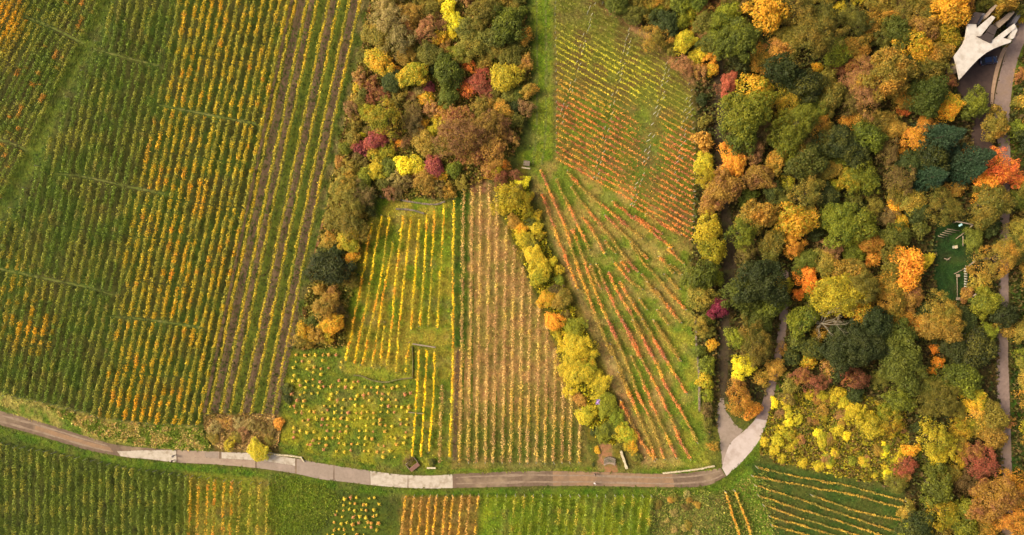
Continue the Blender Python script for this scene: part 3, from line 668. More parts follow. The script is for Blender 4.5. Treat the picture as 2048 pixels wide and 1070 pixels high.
# lower block, rows spreading like a fan
cF2 = colour_of((202, 126, 64), (202, 152, 56), (176, 108, 70), (156, 128, 54), scale=36, seed=78)
FAN = [zr(1000, 320, 2.675, p) for p in (
    [(225, 180), (265, 290), (310, 420), (360, 540), (415, 690)], [(215, 50), (290, 220), (350, 360), (400, 520), (440, 640), (500, 800), (600, 1050)],
    [(385, 370), (430, 480), (490, 650), (540, 770), (590, 880), (640, 1010)], [(300, 100), (345, 200), (385, 280), (440, 390), (480, 480)], [(515, 555), (575, 700), (650, 850), (710, 980), (750, 1060)],
    [(580, 600), (640, 720), (720, 860), (770, 960), (815, 1050)], [(380, 140), (420, 200), (500, 300), (590, 410), (680, 530), (740, 600)], [(610, 545), (680, 630), (760, 690)], [(650, 540), (690, 600)],
    [(360, 60), (420, 130), (485, 190), (570, 260), (680, 350), (760, 420)], [(560, 295), (640, 370), (720, 450), (790, 530)], [(700, 440), (770, 550), (850, 640), (910, 710), (990, 800)], [(785, 650), (850, 730), (930, 820), (970, 870)],
    [(745, 740), (785, 800)], [(710, 760), (790, 900)], [(820, 860), (900, 970), (960, 1060)], [(880, 610), (960, 690)], [(910, 560), (970, 610)], [(840, 800), (900, 880)], [(825, 960), (880, 1050)],
    [(600, 220), (680, 285), (800, 370), (920, 470)], [(720, 300), (800, 350), (870, 395)], [(780, 290), (870, 345), (970, 400)])]
FAN += [zr(1000, 320, 2.675, p) for p in ([(830, 690), (900, 785)], [(760, 610), (850, 730)], [(900, 470), (985, 555)], [(850, 515), (930, 605)], [(560, 430), (620, 500)], [(440, 300), (520, 420), (560, 500)], [(640, 650), (720, 780), (760, 850)], [(480, 560), (540, 690)])]
FAN += [zr(1100, 640, 2.488, p) for p in (
    [(340, 260), (370, 320), (400, 385)], [(290, 0), (350, 130), (400, 260), (440, 370), (490, 470), (540, 600), (570, 690)], [(360, 0), (430, 130), (480, 240), (540, 350), (590, 460), (650, 600), (700, 690)],
    [(405, 180), (455, 290), (520, 450), (580, 570), (630, 685)], [(410, 0), (480, 120), (540, 240), (590, 350), (650, 450), (690, 520), (735, 610)], [(460, 0), (520, 100), (580, 200), (640, 300), (680, 365)],
    [(515, 0), (590, 120), (650, 205)], [(350, 400), (430, 560), (480, 640), (520, 700)], [(300, 120), (330, 200), (420, 420), (500, 620), (525, 690)])]
FAN.sort(key=lambda p: float(sdf_line([(1050, 340), (1150, 590), (1245, 830), (1285, 935)], np.array([np.mean([a for a, b in p])]), np.array([np.mean([b for a, b in p])]))[0]))
for i, pts in enumerate(FAN):
    k += 1
    vine_row(spline(pts, 2), cF2, f'orange vine row of the spreading fan, {nth(i + 1)} counted from the long hedge', 'fanning orange vine rows', dens=44, width=.68, gap=.08, seed=k, hgt=(.3, 1.4), leaf=.15)
# vineyards below the road
def gtop(x): return float(np.interp(x, [-40, 0, 120, 240, 370, 560, 800, 960, 1300, 1440], [872, 884, 905, 930, 948, 968, 990, 988, 990, 985]))
cG1 = colour_of((120, 128, 42), (148, 140, 50), (100, 110, 36), scale=30, seed=81); cG1y = colour_of((188, 150, 40), (196, 136, 44), (140, 130, 40), scale=26, seed=83)
for iG, x in enumerate(np.arange(-34, 372, 15.6)):
    k += 1
    vine_row(spline([(x, gtop(x) + 4), (x - 1, 990), (x - 3, 1105)], 2), cG1, f'green vine row across the road, {nth(27 - iG)} from the yellow-orange rows', 'green vine rows across the road', dens=54, width=.76, gap=.05, leaf=.15, seed=k)
for i, x in enumerate([382, 398, 416, 430, 449, 464, 480, 501, 519, 537]):
    k += 1
    vine_row(spline([(x, gtop(x) + 4), (x - 3, 1010), (x - 6, 1105)], 2), cG1y if i < 6 else colour_of((150, 140, 44), (180, 150, 50), scale=24, seed=85), f'yellow-orange vine row across the road, {nth(i + 1)} from the green rows' if i < 6 else f'faint yellow-green vine row, {nth(10 - i)} from the leafy green patch',
             'yellow-orange vine rows across the road' if i < 6 else 'faint vine rows by the green patch', dens=32 if i < 6 else 20, width=.5, gap=.2, seed=k)
cG3 = colour_of((204, 160, 44), (190, 140, 56), (170, 130, 60), scale=24, seed=87)
for i, x in enumerate([811, 828, 844, 860, 874, 892, 906, 924, 940, 957]):
    k += 1
    vine_row(spline([(x, gtop(x) + 3), (x - 5, 1040), (x - 10, 1105)], 2), cG3, f'golden vine row across the road, {nth(i + 1)} from the staked vines', 'golden vine rows across the road', dens=34, width=.5, gap=.14, seed=k)
cG4 = colour_of((118, 126, 36), (160, 140, 44), (96, 108, 32), scale=26, seed=89)
for i, x in enumerate(np.arange(976, 1312, 18.2)):
    k += 1
    vine_row(spline([(x, gtop(x) + 3), (x - 5, 1040), (x - 12, 1105)], 2), cG4, f'lush yellow-green vine row across the road, {nth(i + 1)} from the golden rows', 'lush yellow-green vine rows across the road', dens=30, width=.8, gap=.2, seed=k)
for pts in ([(1452, 985), (1462, 1020), (1476, 1060), (1486, 1105)], [(1470, 982), (1482, 1015), (1496, 1050), (1512, 1105)]):
    k += 1
    vine_row(spline(pts, 2), colour_of((202, 146, 52), (190, 160, 60), seed=91), 'short orange vine row beside the rough scrub at the road bend', 'short orange vine rows at the bend', dens=30, width=.42, gap=.15, seed=k)
HR = [zr(1300, 860, 4.876, p) for p in ([(1040, 360), (1300, 430), (1480, 465), (1800, 520), (2048, 580), (2480, 690)], [(1000, 450), (1370, 520), (1620, 570), (1820, 600), (2048, 650), (2470, 765)], [(1030, 545), (1260, 610), (1510, 695), (1820, 800), (2048, 880), (2480, 1020)],
      [(1580, 640), (1830, 725), (2048, 800), (2480, 890)], [(1060, 640), (1380, 745), (1830, 885), (2048, 960), (2440, 1085)], [(1110, 735), (1460, 855), (1830, 970), (2100, 1050), (2400, 1150)], [(1170, 845), (1500, 940), (1760, 1020), (2100, 1130)], [(1190, 930), (1500, 1020), (1800, 1110)])]
for i, pts in enumerate(HR):
    k += 1
    vine_row(spline(pts, 2), colour_of((186, 150, 56), (168, 132, 58), (140, 124, 50), scale=22, seed=93), f'thin golden vine row on the dark green plot, {nth(i + 1)} from the yellow scrub', 'thin golden vine rows by the scrub', dens=34, width=.36, gap=.1, seed=k, hgt=(.3, 1.4), leaf=.14)

# staked vines standing one by one, their shoots tied up like stars
def star_mesh(seed):
    r = np.random.default_rng(300 + seed); pts, nn = [], []
    for a in np.linspace(0, 2 * math.pi, r.integers(4, 7), endpoint=False) + r.uniform(0, 6):
        n = 11; t = r.uniform(.1, 1, n); Rr = r.uniform(.5, .85)
        pts.append(np.c_[np.cos(a) * t * Rr, np.sin(a) * t * Rr, 1.35 - .75 * t ** 1.5] + r.normal(0, .07, (n, 3))); nn.append(np.tile([math.cos(a) * .3, math.sin(a) * .3, 1], (n, 1)) + r.normal(0, .3, (n, 3)))
    n = 10; pts.append(np.c_[r.normal(0, .17, n), r.normal(0, .17, n), r.uniform(.3, 1.55, n)]); nn.append(r.normal(0, .6, (n, 3)) + [0, 0, .5])
    pts, nn = np.vstack(pts), np.vstack(nn)
    return quad_mesh('foliage', leaves(pts, nn, .19, .13, r, .2), M_CROWN, rnd=r.random(len(pts)))
STARS = [star_mesh(i) for i in range(8)]
bm = bmesh.new(); tube_bm(bm, [(0, 0, 0), (0, 0, 1.7)], [.03, .025], 5); STAKE = bm_mesh('stake', bm, M_POST)
def star_vine(x, y, c1, c2, label, group):
    z = 1.0; o = empty('staked_vine', P(x, y, z)[:2] + (0,), rng.uniform(0, 6.28)); sv = rng.uniform(.38, .70); o.scale = (sv * 1.05, sv * 1.05, sv)
    tag(o, label, 'grapevine', group)
    f = obj('foliage', STARS[rng.integers(8)], o); f.color = tuple(lin(c1, K)) + (1,); f['second_colour'] = [float(v) for v in lin(c2, K)] + [1.0]
    obj('stake', STAKE, o)
def star_field(poly, dx, dy, skip, place):
    ps = np.array(poly); j = 0
    for yy in np.arange(ps[:, 1].min(), ps[:, 1].max(), dy):
        j += 1
        for xx in np.arange(ps[:, 0].min(), ps[:, 0].max(), dx):
            x, y = xx + rng.normal(0, 1.6) - .12 * (yy - 760), yy + rng.normal(0, 1.6)
            if sdf(poly, np.array([x]), np.array([y]))[0] < 3 or rng.random() < skip + .35 * (vnoise(x, y, 40, 95) > .62): continue
            u = rng.random()
            if u < .24: star_vine(x, y, (216, 152, 56), (206, 168, 52), f'orange star-shaped staked vine {place}', f'orange staked vines {place}')
            elif u < .82: star_vine(x, y, (224, 190, 40), (190, 170, 44), f'yellow star-shaped staked vine {place}', f'yellow staked vines {place}')
            else: star_vine(x, y, (204, 128, 80), (180, 140, 70), f'dull reddish star-shaped staked vine {place}', f'reddish staked vines {place}')
star_field([(582, 706), (680, 698), (705, 752), (826, 768), (815, 905), (790, 925), (650, 905), (572, 885), (575, 800)], 13.2, 12.8, .12, 'in the grassy plot by the road')
star_field([(690, 985), (800, 1000), (790, 1100), (640, 1100), (668, 1010)], 12.5, 12.5, .12, 'across the road beside golden rows')

# ------------------------------------------------------------------ trees and shrubs
PAL = dict(lg=((120, 146, 26), (104, 128, 28), 'lime green'),
    gd=((214, 152, 14), (164, 132, 20), 'golden yellow'), by=((226, 204, 16), (196, 178, 24), 'brilliant lemon yellow'), yl=((198, 170, 20), (146, 136, 28), 'yellow'),
    yg=((142, 140, 24), (98, 108, 28), 'yellow-green'), ol=((116, 110, 34), (86, 88, 30), 'olive green'), gr=((92, 98, 27), (116, 114, 30), 'fresh green'),
    dg=((60, 68, 27), (84, 86, 32), 'dark green'), bg=((58, 80, 48), (78, 94, 54), 'blue-green'), oc=((172, 130, 38), (134, 108, 38), 'ochre'), oo=((138, 120, 34), (106, 98, 32), 'olive-ochre'),
    orr=((206, 134, 34), (176, 132, 34), 'orange'), bo=((226, 140, 22), (214, 116, 24), 'fiery orange'), rd=((178, 86, 56), (150, 80, 50), 'red'), ro=((208, 98, 40), (218, 136, 30), 'red-orange'),
    cr=((140, 58, 58), (118, 64, 46), 'crimson'), mg=((128, 42, 62), (104, 40, 50), 'magenta'), rb=((140, 80, 50), (118, 82, 42), 'red-brown'), br=((122, 96, 48), (96, 84, 38), 'brown'),
    pb=((158, 108, 64), (134, 104, 48), 'pinkish brown'), st=((168, 144, 80), (124, 114, 50), 'straw coloured'))
CLS = {'XL': (9.0, 15.5, 7.5, (1.0, 2.4), 17000, .215, 66), 'L': (6.0, 11.0, 5.4, (.75, 1.65), 11500, .18, 54), 'M': (3.5, 6.4, 3.6, (.5, 1.15), 5200, .15, 38), 'S': (1.8, 2.9, 2.0, (.34, .72), 1900, .12, 22)}
def crown_variant(cls, seed, style='lobed'):
    R, top, depth, (l0, l1), nl, ls, nlob = CLS[cls]
    r = np.random.default_rng(seed)
    # lobes spread over a dome, the outline drawn in and out
    ph = r.uniform(0, 2 * math.pi, nlob); rr = np.sqrt(r.uniform(0, 1, nlob))
    a1, a2 = r.uniform(0, 6.28, 2)
    ol_ = 1 + .20 * np.sin(2 * ph + a1) + .17 * np.sin(3 * ph + a2) + .08 * np.sin(5 * ph + a1 * 2) + r.normal(0, .08, nlob)
    lr = r.uniform(l0, l1, nlob) * (1.1 - .25 * rr)
    if style == 'twig': lr *= .75
    rad = rr * (R - lr * .75) * ol_
    zc = top - lr - (depth - l1) * .8 * (rr ** 2.4) * r.uniform(.75, 1.2, nlob) - r.uniform(0, .16, nlob) * depth
    zc = np.maximum(zc, lr * .8 + top * .12)
    Cn = np.c_[rad * np.cos(ph), rad * np.sin(ph), zc]
    Wt = lr ** 2; pick = r.choice(nlob, nl, p=Wt / Wt.sum())
    d = r.normal(size=(nl, 3)); d[:, 2] = np.abs(d[:, 2]) * 1.0 - .35; d /= np.linalg.norm(d, axis=1, keepdims=True)
    lump = 1 + .18 * np.sin(d[:, 0] * 5 + pick) * np.sin(d[:, 1] * 5 + 2 * pick)
    if style == 'twig':
        dist = r.uniform(.2, 1.35, nl) ** .7
    else: dist = r.uniform(.72, 1.08, nl) + (r.random(nl) < .16) * r.uniform(0, .45, nl)
    Pt = Cn[pick] + d * (lr[pick] * dist * lump)[:, None] * [1, 1, .85]
    # leaves buried in a neighbouring lobe are not needed
    D = np.linalg.norm(Pt[:, None, :] - Cn[None], axis=2) / lr[None]; keep = (D < .62).sum(1) == 0
    if style == 'twig': keep = np.ones(nl, bool); keep[int(nl * .62):] = False
    Pt, d = Pt[keep], d[keep]
    nf = int(len(Pt) * .25); fp = r.uniform(0, 2 * math.pi, nf); fr = np.sqrt(r.uniform(0, 1, nf)) * (.98 + .18 * np.sin(2 * fp + a1) + .15 * np.sin(3 * fp + a2) + .08 * np.sin(5 * fp + a1 * 2))
    fz = top - l1 * .9 - (depth - l1) * .8 * fr ** 2.4 - r.uniform(0, .18, nf) * depth
    Pt = np.vstack([Pt, np.c_[fr * R * .93 * np.cos(fp), fr * R * .93 * np.sin(fp), fz]]); d = np.vstack([d, np.c_[np.cos(fp) * fr * .5, np.sin(fp) * fr * .5, np.ones(nf)]])
    n = len(Pt)
    Nn = d * .8 + [0, 0, .45] + r.normal(0, .42, (n, 3))
    if style == 'twig': Q = leaves(Pt, Nn, ls * .95, ls * .42, r, .2)
    else: Q = leaves(Pt, Nn, ls, ls * .72, r, .25)
    me = quad_mesh('crown', Q, M_CROWN, rnd=r.random(n))
    bm = bmesh.new(); tr = R * .055 + .04
    hb = top * .42
    tube_bm(bm, [(0, 0, -.1), (r.normal(0, .05), r.normal(0, .05), hb * .5), (0, 0, hb), (r.normal(0, .2), r.normal(0, .2), top - depth * .35)], [tr * 1.25, tr, tr * .8, tr * .3], 7)
    for i in np.argsort(-lr)[:9]:
        c = Cn[i]; b0 = hb * r.uniform(.45, 1.05)
        tube_bm(bm, [(0, 0, b0), (c[0] * .5, c[1] * .5, b0 + (c[2] - b0) * .6), tuple(c)], [tr * .5, tr * .32, tr * .12], 5)
    return me, bm_mesh('trunk', bm, M_BARK, True)
def conifer_variant(seed):
    R, top = 4.5, 13.0; r = np.random.default_rng(seed); pts, nn = [], []
    for t in range(17):
        f = t / 16; zz = 1.5 + (top - 2.0) * f; Rr = R * (1 - f) ** .8 + .25
        for a in np.linspace(0, 2 * math.pi, 11, endpoint=False) + r.uniform(0, 6.28):
            n = int(14 + 34 * (1 - f)); u = np.sqrt(r.uniform(.02, 1, n)); L = Rr * r.uniform(.75, 1.12); wob = r.normal(0, .10 + .13 * L * (1 - u * .6) * .55, n)
            pts.append(np.c_[np.cos(a) * u * L - np.sin(a) * wob, np.sin(a) * u * L + np.cos(a) * wob, zz - u * L * .28 + r.normal(0, .08, n)]); nn.append(np.tile([0, 0, 1.0], (n, 1)) + r.normal(0, .4, (n, 3)))
    pts, nn = np.vstack(pts), np.vstack(nn)
    me = quad_mesh('crown', leaves(pts, nn, .22, .09, r, .15), M_CROWN, rnd=r.random(len(pts)))
    bm = bmesh.new(); tube_bm(bm, [(0, 0, -.1), (0, 0, 5), (0, 0, top - .2)], [.32, .22, .03], 7)
    return me, bm_mesh('trunk', bm, M_BARK, True)
VAR = {}
for ci, (cl, nv) in enumerate((('XL', 5), ('L', 6), ('M', 6), ('S', 6))):
    VAR[cl] = [crown_variant(cl, 40 * ci + i) for i in range(nv)]
    VAR[cl + 't'] = [crown_variant(cl, 400 + 40 * ci + i, 'twig') for i in range(3)]
CONIF = [conifer_variant(900 + i) for i in range(3)]
ALLT = []
BOOST = 1.13
CLEAR = [(1905, 520), (1890, 480), (1915, 570), (1925, 455), (1930, 540), (2008, 460), (2008, 590), (2005, 720), (2007, 770), (2012, 920), (2005, 180), (1960, 165), (1985, 150), (2010, 120), (1440, 690), (1445, 740), (1460, 500), (1458, 540), (1565, 640), (1560, 700), (1550, 750),
         (1440, 250), (1437, 310), (1932, 666), (1970, 120), (1840, 840), (1846, 930), (1655, 648), (1445, 790)]
def tree(px, py, rpx, code, place, label=None, style=None, hk=1.0):
    code = 'orr' if code == 'or' else code
    for cx_, cy_ in CLEAR:
        dd = math.hypot(px - cx_, py - cy_)
        rpx = min(rpx, max(dd - 3, rpx * .8)) / 1.0 if dd > rpx * .75 else rpx
        if dd < rpx * 1.25 and dd > rpx * .75: rpx = max(dd / 1.25, rpx * .72)
    r_ = rpx * S
    c1, c2, word = PAL[code]
    con = code == 'bg' and rpx > 16
    if con: R, top = 4.5, 13.0; vr = CONIF[rng.integers(3)]
    else:
        cl = 'XL' if r_ > 7.2 else 'L' if r_ > 4.4 else 'M' if r_ > 2.3 else 'S'
        R, top = CLS[cl][0], CLS[cl][1]
        twig = style == 'twig' or (style is None and (code in ('br', 'pb', 'st', 'rb') or (code in ('oo', 'oc', 'ol', 'rd', 'ro', 'yg', 'orr', 'yl') and rng.random() < .5)))
        v = VAR[cl + 't'] if twig else VAR[cl]; vr = v[rng.integers(len(v))]
    sc = r_ / R * BOOST
    zs = sc * rng.uniform(.88, 1.15) * hk
    zc = top * zs * .72
    sc *= (1 - zc / H)
    tall = top * zs > 6.0 or con
    small = not tall and cl == 'S'
    o = empty(('conifer_tree' if con else 'broadleaf_tree') if tall else 'bush' if small else 'shrub', P(px, py, zc)[:2] + (0,), rng.uniform(0, 6.28))
    an = rng.uniform(-.13, .13); o.scale = (sc * (1 + an), sc * (1 - an), zs)
    cr = obj('crown', vr[0], o)
    fam = dict(yg='gd', gr='yg', ol='oc', oo='orr', dg='ol', gd='yg', orr='gd', bo='gd', ro='bo', oc='rb', yl='yg', pb='oc', br='oo', rb='oc', rd='rb', st='oo', cr='rd')
    if rng.random() < .6 and code in fam: c2 = PAL[fam[code]][0]
    g = math.exp(rng.normal(0, .08)); h_ = rng.normal(0, .04)
    kk = (1.25 if code in ('bo', 'ro', 'gd', 'by') else 1.0 if code in ('gr', 'dg', 'ol', 'bg', 'yg') else 1.1) if tall else 1.5      # thin low shrubs carry paler leaves than the tall crowns
    a = lin(c1, kk * g) * [1 + h_, 1, 1]; b = lin(c2, kk * g) * [1 + h_, 1, 1]
    cr.color = tuple(a) + (1,); cr['second_colour'] = [float(x) for x in b] + [1.0]
    obj('trunk' if tall else 'stem', vr[1], o)
    size = 'very broad' if r_ > 7.5 else 'broad' if r_ > 5 else 'medium-sized' if r_ > 3.2 else 'small' if r_ > 1.8 else 'tiny'
    kind = 'conifer' if con else ('tree' if tall else 'bush' if small else 'shrub')
    if not con and (tall and code in ('br', 'pb', 'st', 'rb')): kind = 'thin-leaved tree'
    o['label'] = label or f'{size} {word} {kind} {place}'; o['category'] = 'tree' if tall else 'bush' if small else 'shrub'
    ALLT.append((o, label is None, px, py, rpx, word, code))
    return o
def table(ox, oy, sc, place, rows, hk=1.0):
    for row in rows.strip().split(';'):
        f = row.split()
        if not f: continue
        tree(ox + float(f[0]) / sc, oy + float(f[1]) / sc, float(f[2]) / sc, f[3], place, ' '.join(f[4:]) or None, hk=hk)

table(1380, 0, 3.147, 'in the wood above the fork', '''
490 70 115 gd;30 170 45 or orange treetop leaning over the corner of the fan vineyard;85 200 50 pb;20 60 50 yl;200 140 75 yg;310 250 130 gr;100 60 60 rb;700 60 110 ol;800 230 150 ol;860 110 100 ol;
560 310 75 oc;945 50 50 yl;1020 110 80 ol;810 420 34 gd small golden yellow tuft of tree among dark green crowns;600 440 115 dg;740 540 115 dg;145 430 42 gd;250 520 62 rd red shrub overhanging the dark earth path;430 575 108 gd golden yellow dome of leaves on top of a green maple;
360 710 150 yg;600 640 110 yg;690 770 130 yg;610 890 105 yg;330 840 115 gr;900 600 90 ol;1040 500 70 pb;1040 640 80 br;980 760 42 or;830 800 80 oo;950 900 120 dg;740 910 50 br;
280 1000 88 or;400 930 78 pb;550 1000 70 oo;750 1020 110 ol;90 880 60 oc;90 1030 65 yl;95 760 45 ol;950 1010 60 gr;1030 400 60 rb;880 480 60 oo;80 620 36 dg;330 400 60 dg;190 560 40 rb;500 300 60 dg;640 780 50 yl''')
table(1700, 0, 3.147, 'by the white building', '''
60 150 90 ol;140 60 60 oo;150 160 60 oc;250 90 70 oo;330 200 90 gr;450 70 100 ol;560 30 80 oo;650 60 112 gd;480 170 90 oc;430 270 100 gd;560 330 90 oo;620 220 90 yg;90 400 70 pb;50 290 80 oo;
250 450 148 oo;110 560 120 pb;520 440 95 ol;500 600 120 gr;640 670 80 gd golden orange tree between the dark lot and a blue-green conifer;340 690 45 ro;640 500 46 rb;480 780 62 or;420 870 76 or;350 970 50 or;650 840 130 bg;800 650 88 gr;930 780 88 oo;
840 985 120 bg;200 760 90 ol;120 860 100 gr;60 740 60 oo;280 800 70 oc;540 980 110 dg;1080 470 46 oc;1060 820 60 gr;40 960 90 dg;250 950 80 br;960 20 60 ol;1085 100 40 gd;750 960 40 or;700 330 40 dg;740 10 60 oc;1075 640 40 ol;400 380 70 dg''')
table(1380, 320, 3.147, 'along the dark earth path', '''
100 110 70 yl;220 180 110 oc;440 110 88 oc;270 30 66 or;120 280 62 oc;120 430 88 yl;140 555 84 yl;80 730 92 gr;170 740 52 yg;190 930 64 mg magenta shrub beside the dark earth path;110 1000 44 gr;340 450 100 yg;430 350 108 oo;
690 370 112 gd;650 530 82 or;530 530 84 ol;745 740 74 bo fiery orange tree beside a broad green crown;690 850 36 bo;900 560 66 pb;940 400 122 yg;730 230 112 ol;620 140 50 yg;530 200 62 dg;740 30 108 ol;920 170 42 yg;1020 120 72 yg;
340 700 46 br;350 590 62 br;470 770 150 dg;520 900 148 gr;340 850 112 gr;860 790 48 gd;960 840 148 yl;1025 720 108 oo;720 1000 92 yg;850 640 82 ol;430 1010 88 gr;600 790 52 yg;800 470 50 dg''')
table(1700, 320, 3.147, 'around the rope course', '''
90 110 112 yg;320 140 108 br;560 100 112 bg;285 290 52 gd;325 385 58 gd;160 280 62 oo;60 420 108 yg;300 480 82 gr;130 510 78 or;300 650 110 oo;375 680 112 bo fiery orange maple next to the rope course lawn;500 630 40 yl small yellow tree at the edge of the rope course lawn;
80 800 120 oo;60 930 100 gd;270 900 88 oo;400 860 76 oc;450 1030 46 or;590 960 116 oo;965 50 112 ro red-orange maple beside the park road;860 150 90 bo orange maple branch spreading beside a blue-green conifer;1040 105 66 ro;800 60 100 bg;
680 180 58 oc;900 270 128 ol;1060 250 60 gr;590 290 118 ol;440 330 70 dg;450 430 60 ol;790 500 62 gr;900 430 76 dg;950 620 130 oo;1060 560 76 ol;870 900 108 yg;980 980 80 dg;765 690 36 oc;745 845 44 oc;150 1040 120 dg;830 760 60 oo;840 380 60 ol;470 940 50 dg;1060 400 50 ol''')
table(1380, 620, 3.147, 'between the road forks', '''
140 220 36 gd;110 350 56 gr;100 450 50 yg;110 630 46 br;120 720 38 ol;150 860 36 oo;60 260 40 gr;340 355 74 by;330 590 96 or;310 470 56 oc;400 640 50 or;420 210 122 ol;300 180 68 yg;540 370 62 oc;460 430 58 oo;590 250 38 oc;120 140 44 ol;110 540 44 yg''')
table(1380, 620, 3.147, 'behind the yellow scrub', '''
755 320 50 gd small golden orange tree standing alone in dark undergrowth;700 420 62 rb;800 470 70 rb;640 470 58 ol;980 410 42 rd;1040 450 60 rb;930 520 44 yl;960 250 128 dg;650 300 58 dg;680 200 60 dg;900 430 50 dg;620 560 46 br;880 370 60 pb;1050 540 50 dg''')
table(1700, 620, 2.377, 'between scrub and park road', '''
60 170 108 dg;230 130 82 gr;260 265 112 gr;340 70 40 or;440 70 92 oc;410 185 24 bo;428 250 30 bo slim orange maple against dark green crowns;395 290 20 bo;50 330 52 rb;250 430 60 gr;30 500 48 yl;110 560 58 yl;200 540 68 yg;180 480 38 yg;
270 740 46 rd;265 790 42 rb dark red shrub beside the grassy woodland track;300 670 34 gd;230 830 48 ol;430 430 92 oo;380 370 58 ol;540 330 84 gr;600 430 58 yg;690 510 68 oo;690 600 58 oc;750 540 40 oc;540 570 60 yg;420 620 82 yl;430 700 50 yl;
645 745 76 rd;600 680 58 rb;620 860 40 gd;560 830 60 br;700 900 100 oc;780 840 80 or;790 990 95 or;430 850 78 gr;450 970 80 yg;550 990 80 yg;350 1030 68 dg;390 760 50 gr;620 190 90 dg;500 185 66 dg;660 110 50 yg;745 90 42 oc;560 50 60 dg;330 560 40 dg;480 780 50 ol;650 1010 70 oo;520 480 46 oo;280 960 40 ol;270 1040 46 dg''')
TH = 'in the thicket'
table(640, 0, 2.548, TH, hk=.72, rows='''
650 45 46 by;690 110 52 by;670 172 26 by;950 130 88 gr;945 390 74 yl;650 360 76 gr;650 490 56 gr;765 335 36 ro;740 455 46 ro;830 380 48 rd;800 425 50 rd;850 465 46 rb;345 100 82 st;290 180 70 ol;300 310 72 yg;480 60 58 oc;540 160 62 pb;560 40 50 oo;400 200 80 st;440 285 58 oc;
560 270 62 ol;640 240 40 oc;760 230 80 ol;820 60 80 oo;850 190 70 ol;390 360 30 or;470 380 70 yg;370 410 58 dg;260 430 46 rb;310 480 48 rb;400 490 48 ol;550 440 34 cr;540 500 38 gd;570 550 48 pb;470 560 56 br;250 570 50 yg;330 600 92 yg;190 510 40 ol;
470 630 58 br;520 640 30 gd;610 620 40 yl;180 620 40 ol;205 690 20 by;285 710 50 cr;205 750 38 cr;400 730 26 or;345 700 46 rb;530 730 58 oc;600 750 58 oo;425 840 48 by;490 840 44 yl;580 840 54 cr;622 890 34 gd;680 860 40 gr;700 690 108 pb;
830 660 98 oc;880 760 80 oc;780 780 68 rb;965 690 46 pb;820 550 60 ol;700 600 70 rb;280 870 50 yl;220 910 50 yg;150 850 48 ol;350 850 48 gr;430 930 48 br;530 920 58 oc;140 960 70 oo;200 1000 76 br;170 700 40 ol;990 550 40 dg;960 480 40 ol;1005 480 38 gr;
760 140 60 ol;700 270 50 yg;330 20 60 st;450 130 50 oc;620 570 44 oo;430 400 40 gr;640 680 44 oc;720 930 40 oo;600 950 46 br;860 860 44 oc;270 780 40 yg;120 880 40 ol;910 60 40 gr;1000 300 36 ol;890 260 50 ol;930 560 50 oo;570 340 40 dg;500 290 40 ol;320 930 40 ol;890 470 40 oo''')
table(640, 0, 2.548, 'at the hedge top', '900 868 34 yl;855 895 18 gd;920 912 42 rb;960 1010 82 yl;1000 890 34 rb;1010 960 30 br;950 840 26 or')
BOOST = .98
table(1000, 320, 2.675, 'in the long yellow hedge', '''
130 420 56 yl;110 370 40 gd;190 515 66 yl;210 600 76 yl;250 745 54 gd;330 750 58 ol;290 865 58 bo single fiery orange shrub in the long yellow hedge;400 895 66 yg;430 1000 86 yl;160 330 36 ol;70 330 40 oc;300 690 40 br;350 830 36 br;380 960 46 yl;175 450 40 ol''', .62)
table(1100, 640, 2.488, 'in the long yellow hedge', '''
110 170 74 yl;180 230 64 yg;150 270 68 yl;100 350 46 yl;250 330 60 yl;280 420 66 yg;180 475 56 yl;330 480 58 yg;370 560 58 yg;270 560 50 gr;400 620 48 yg;430 680 36 ol;235 650 18 gd tiny golden shrub beside the stone steps;150 400 40 oc;70 110 46 yl;90 240 50 yl;220 290 46 yl;310 550 40 dg;350 620 36 ol;420 580 30 yg;200 170 46 yl;60 290 30 oc;220 560 24 dg;216 720 10 dg''', .5)
BOOST = 1.13
table(540, 360, 2.676, 'beside the grass terrace', '''
430 100 88 oo;440 240 82 ol;310 470 98 dg broad dark green tree at the edge of the big vineyard;275 385 36 dg;420 330 58 yg;440 420 38 gd;350 200 58 oo;430 540 48 ol;290 690 72 oc;330 770 58 gd;235 755 40 gr;330 620 48 oc;150 860 46 ol;520 130 46 dg;380 30 60 ol;490 60 60 ol;250 830 50 oc;370 700 40 br;300 840 44 yg;480 170 40 ol;345 380 40 dg''', .75)
table(400, 760, 3.451, 'by the pale road slabs', '200 445 48 yl;400 490 72 yl bright yellow shrub hanging over the pale road slabs;540 300 38 or;100 330 50 st;180 300 52 pb;260 300 50 st;350 310 50 st;420 330 46 br;300 360 50 pb;90 400 40 ol;250 390 40 ol;480 420 40 ol;490 350 40 br;600 60 40 dg;600 130 30 dg;1440 560 40 br;1600 570 26 dg', .5)
for a_ in ((2003, 14, 15, 'oo'), (1998, 40, 6.5, 'gd'), (2046, 20, 13, 'ol'), (1978, 6, 13, 'ol'), (2022, 4, 16, 'oc'), (2018, 24, 8, 'dg'), (1962, 14, 9, 'dg')): tree(*a_, 'over the prongs of the white building', hk=2.4)
# yellow scrub, bush beside bush
for i in range(92):
    for _ in range(40):
        x, y = rng.uniform(1520, 1815), rng.uniform(770, 970)
        if sdf(SCRUB, np.array([x]), np.array([y]))[0] > 4: break
    tree(x, y, rng.uniform(6, 12.5), rng.choice(['by', 'yl', 'yl', 'by', 'yl', 'oc', 'pb', 'yg']), 'in the yellow scrub', hk=.62)
# rough corner below the bend, and shrubs under the road
for i in range(16):
    x, y = rng.uniform(1312, 1440), rng.uniform(985, 1080)
    tree(x, y, rng.uniform(5, 9), rng.choice(['ol', 'oc', 'st', 'st', 'br']), 'in the rough corner', hk=.55)
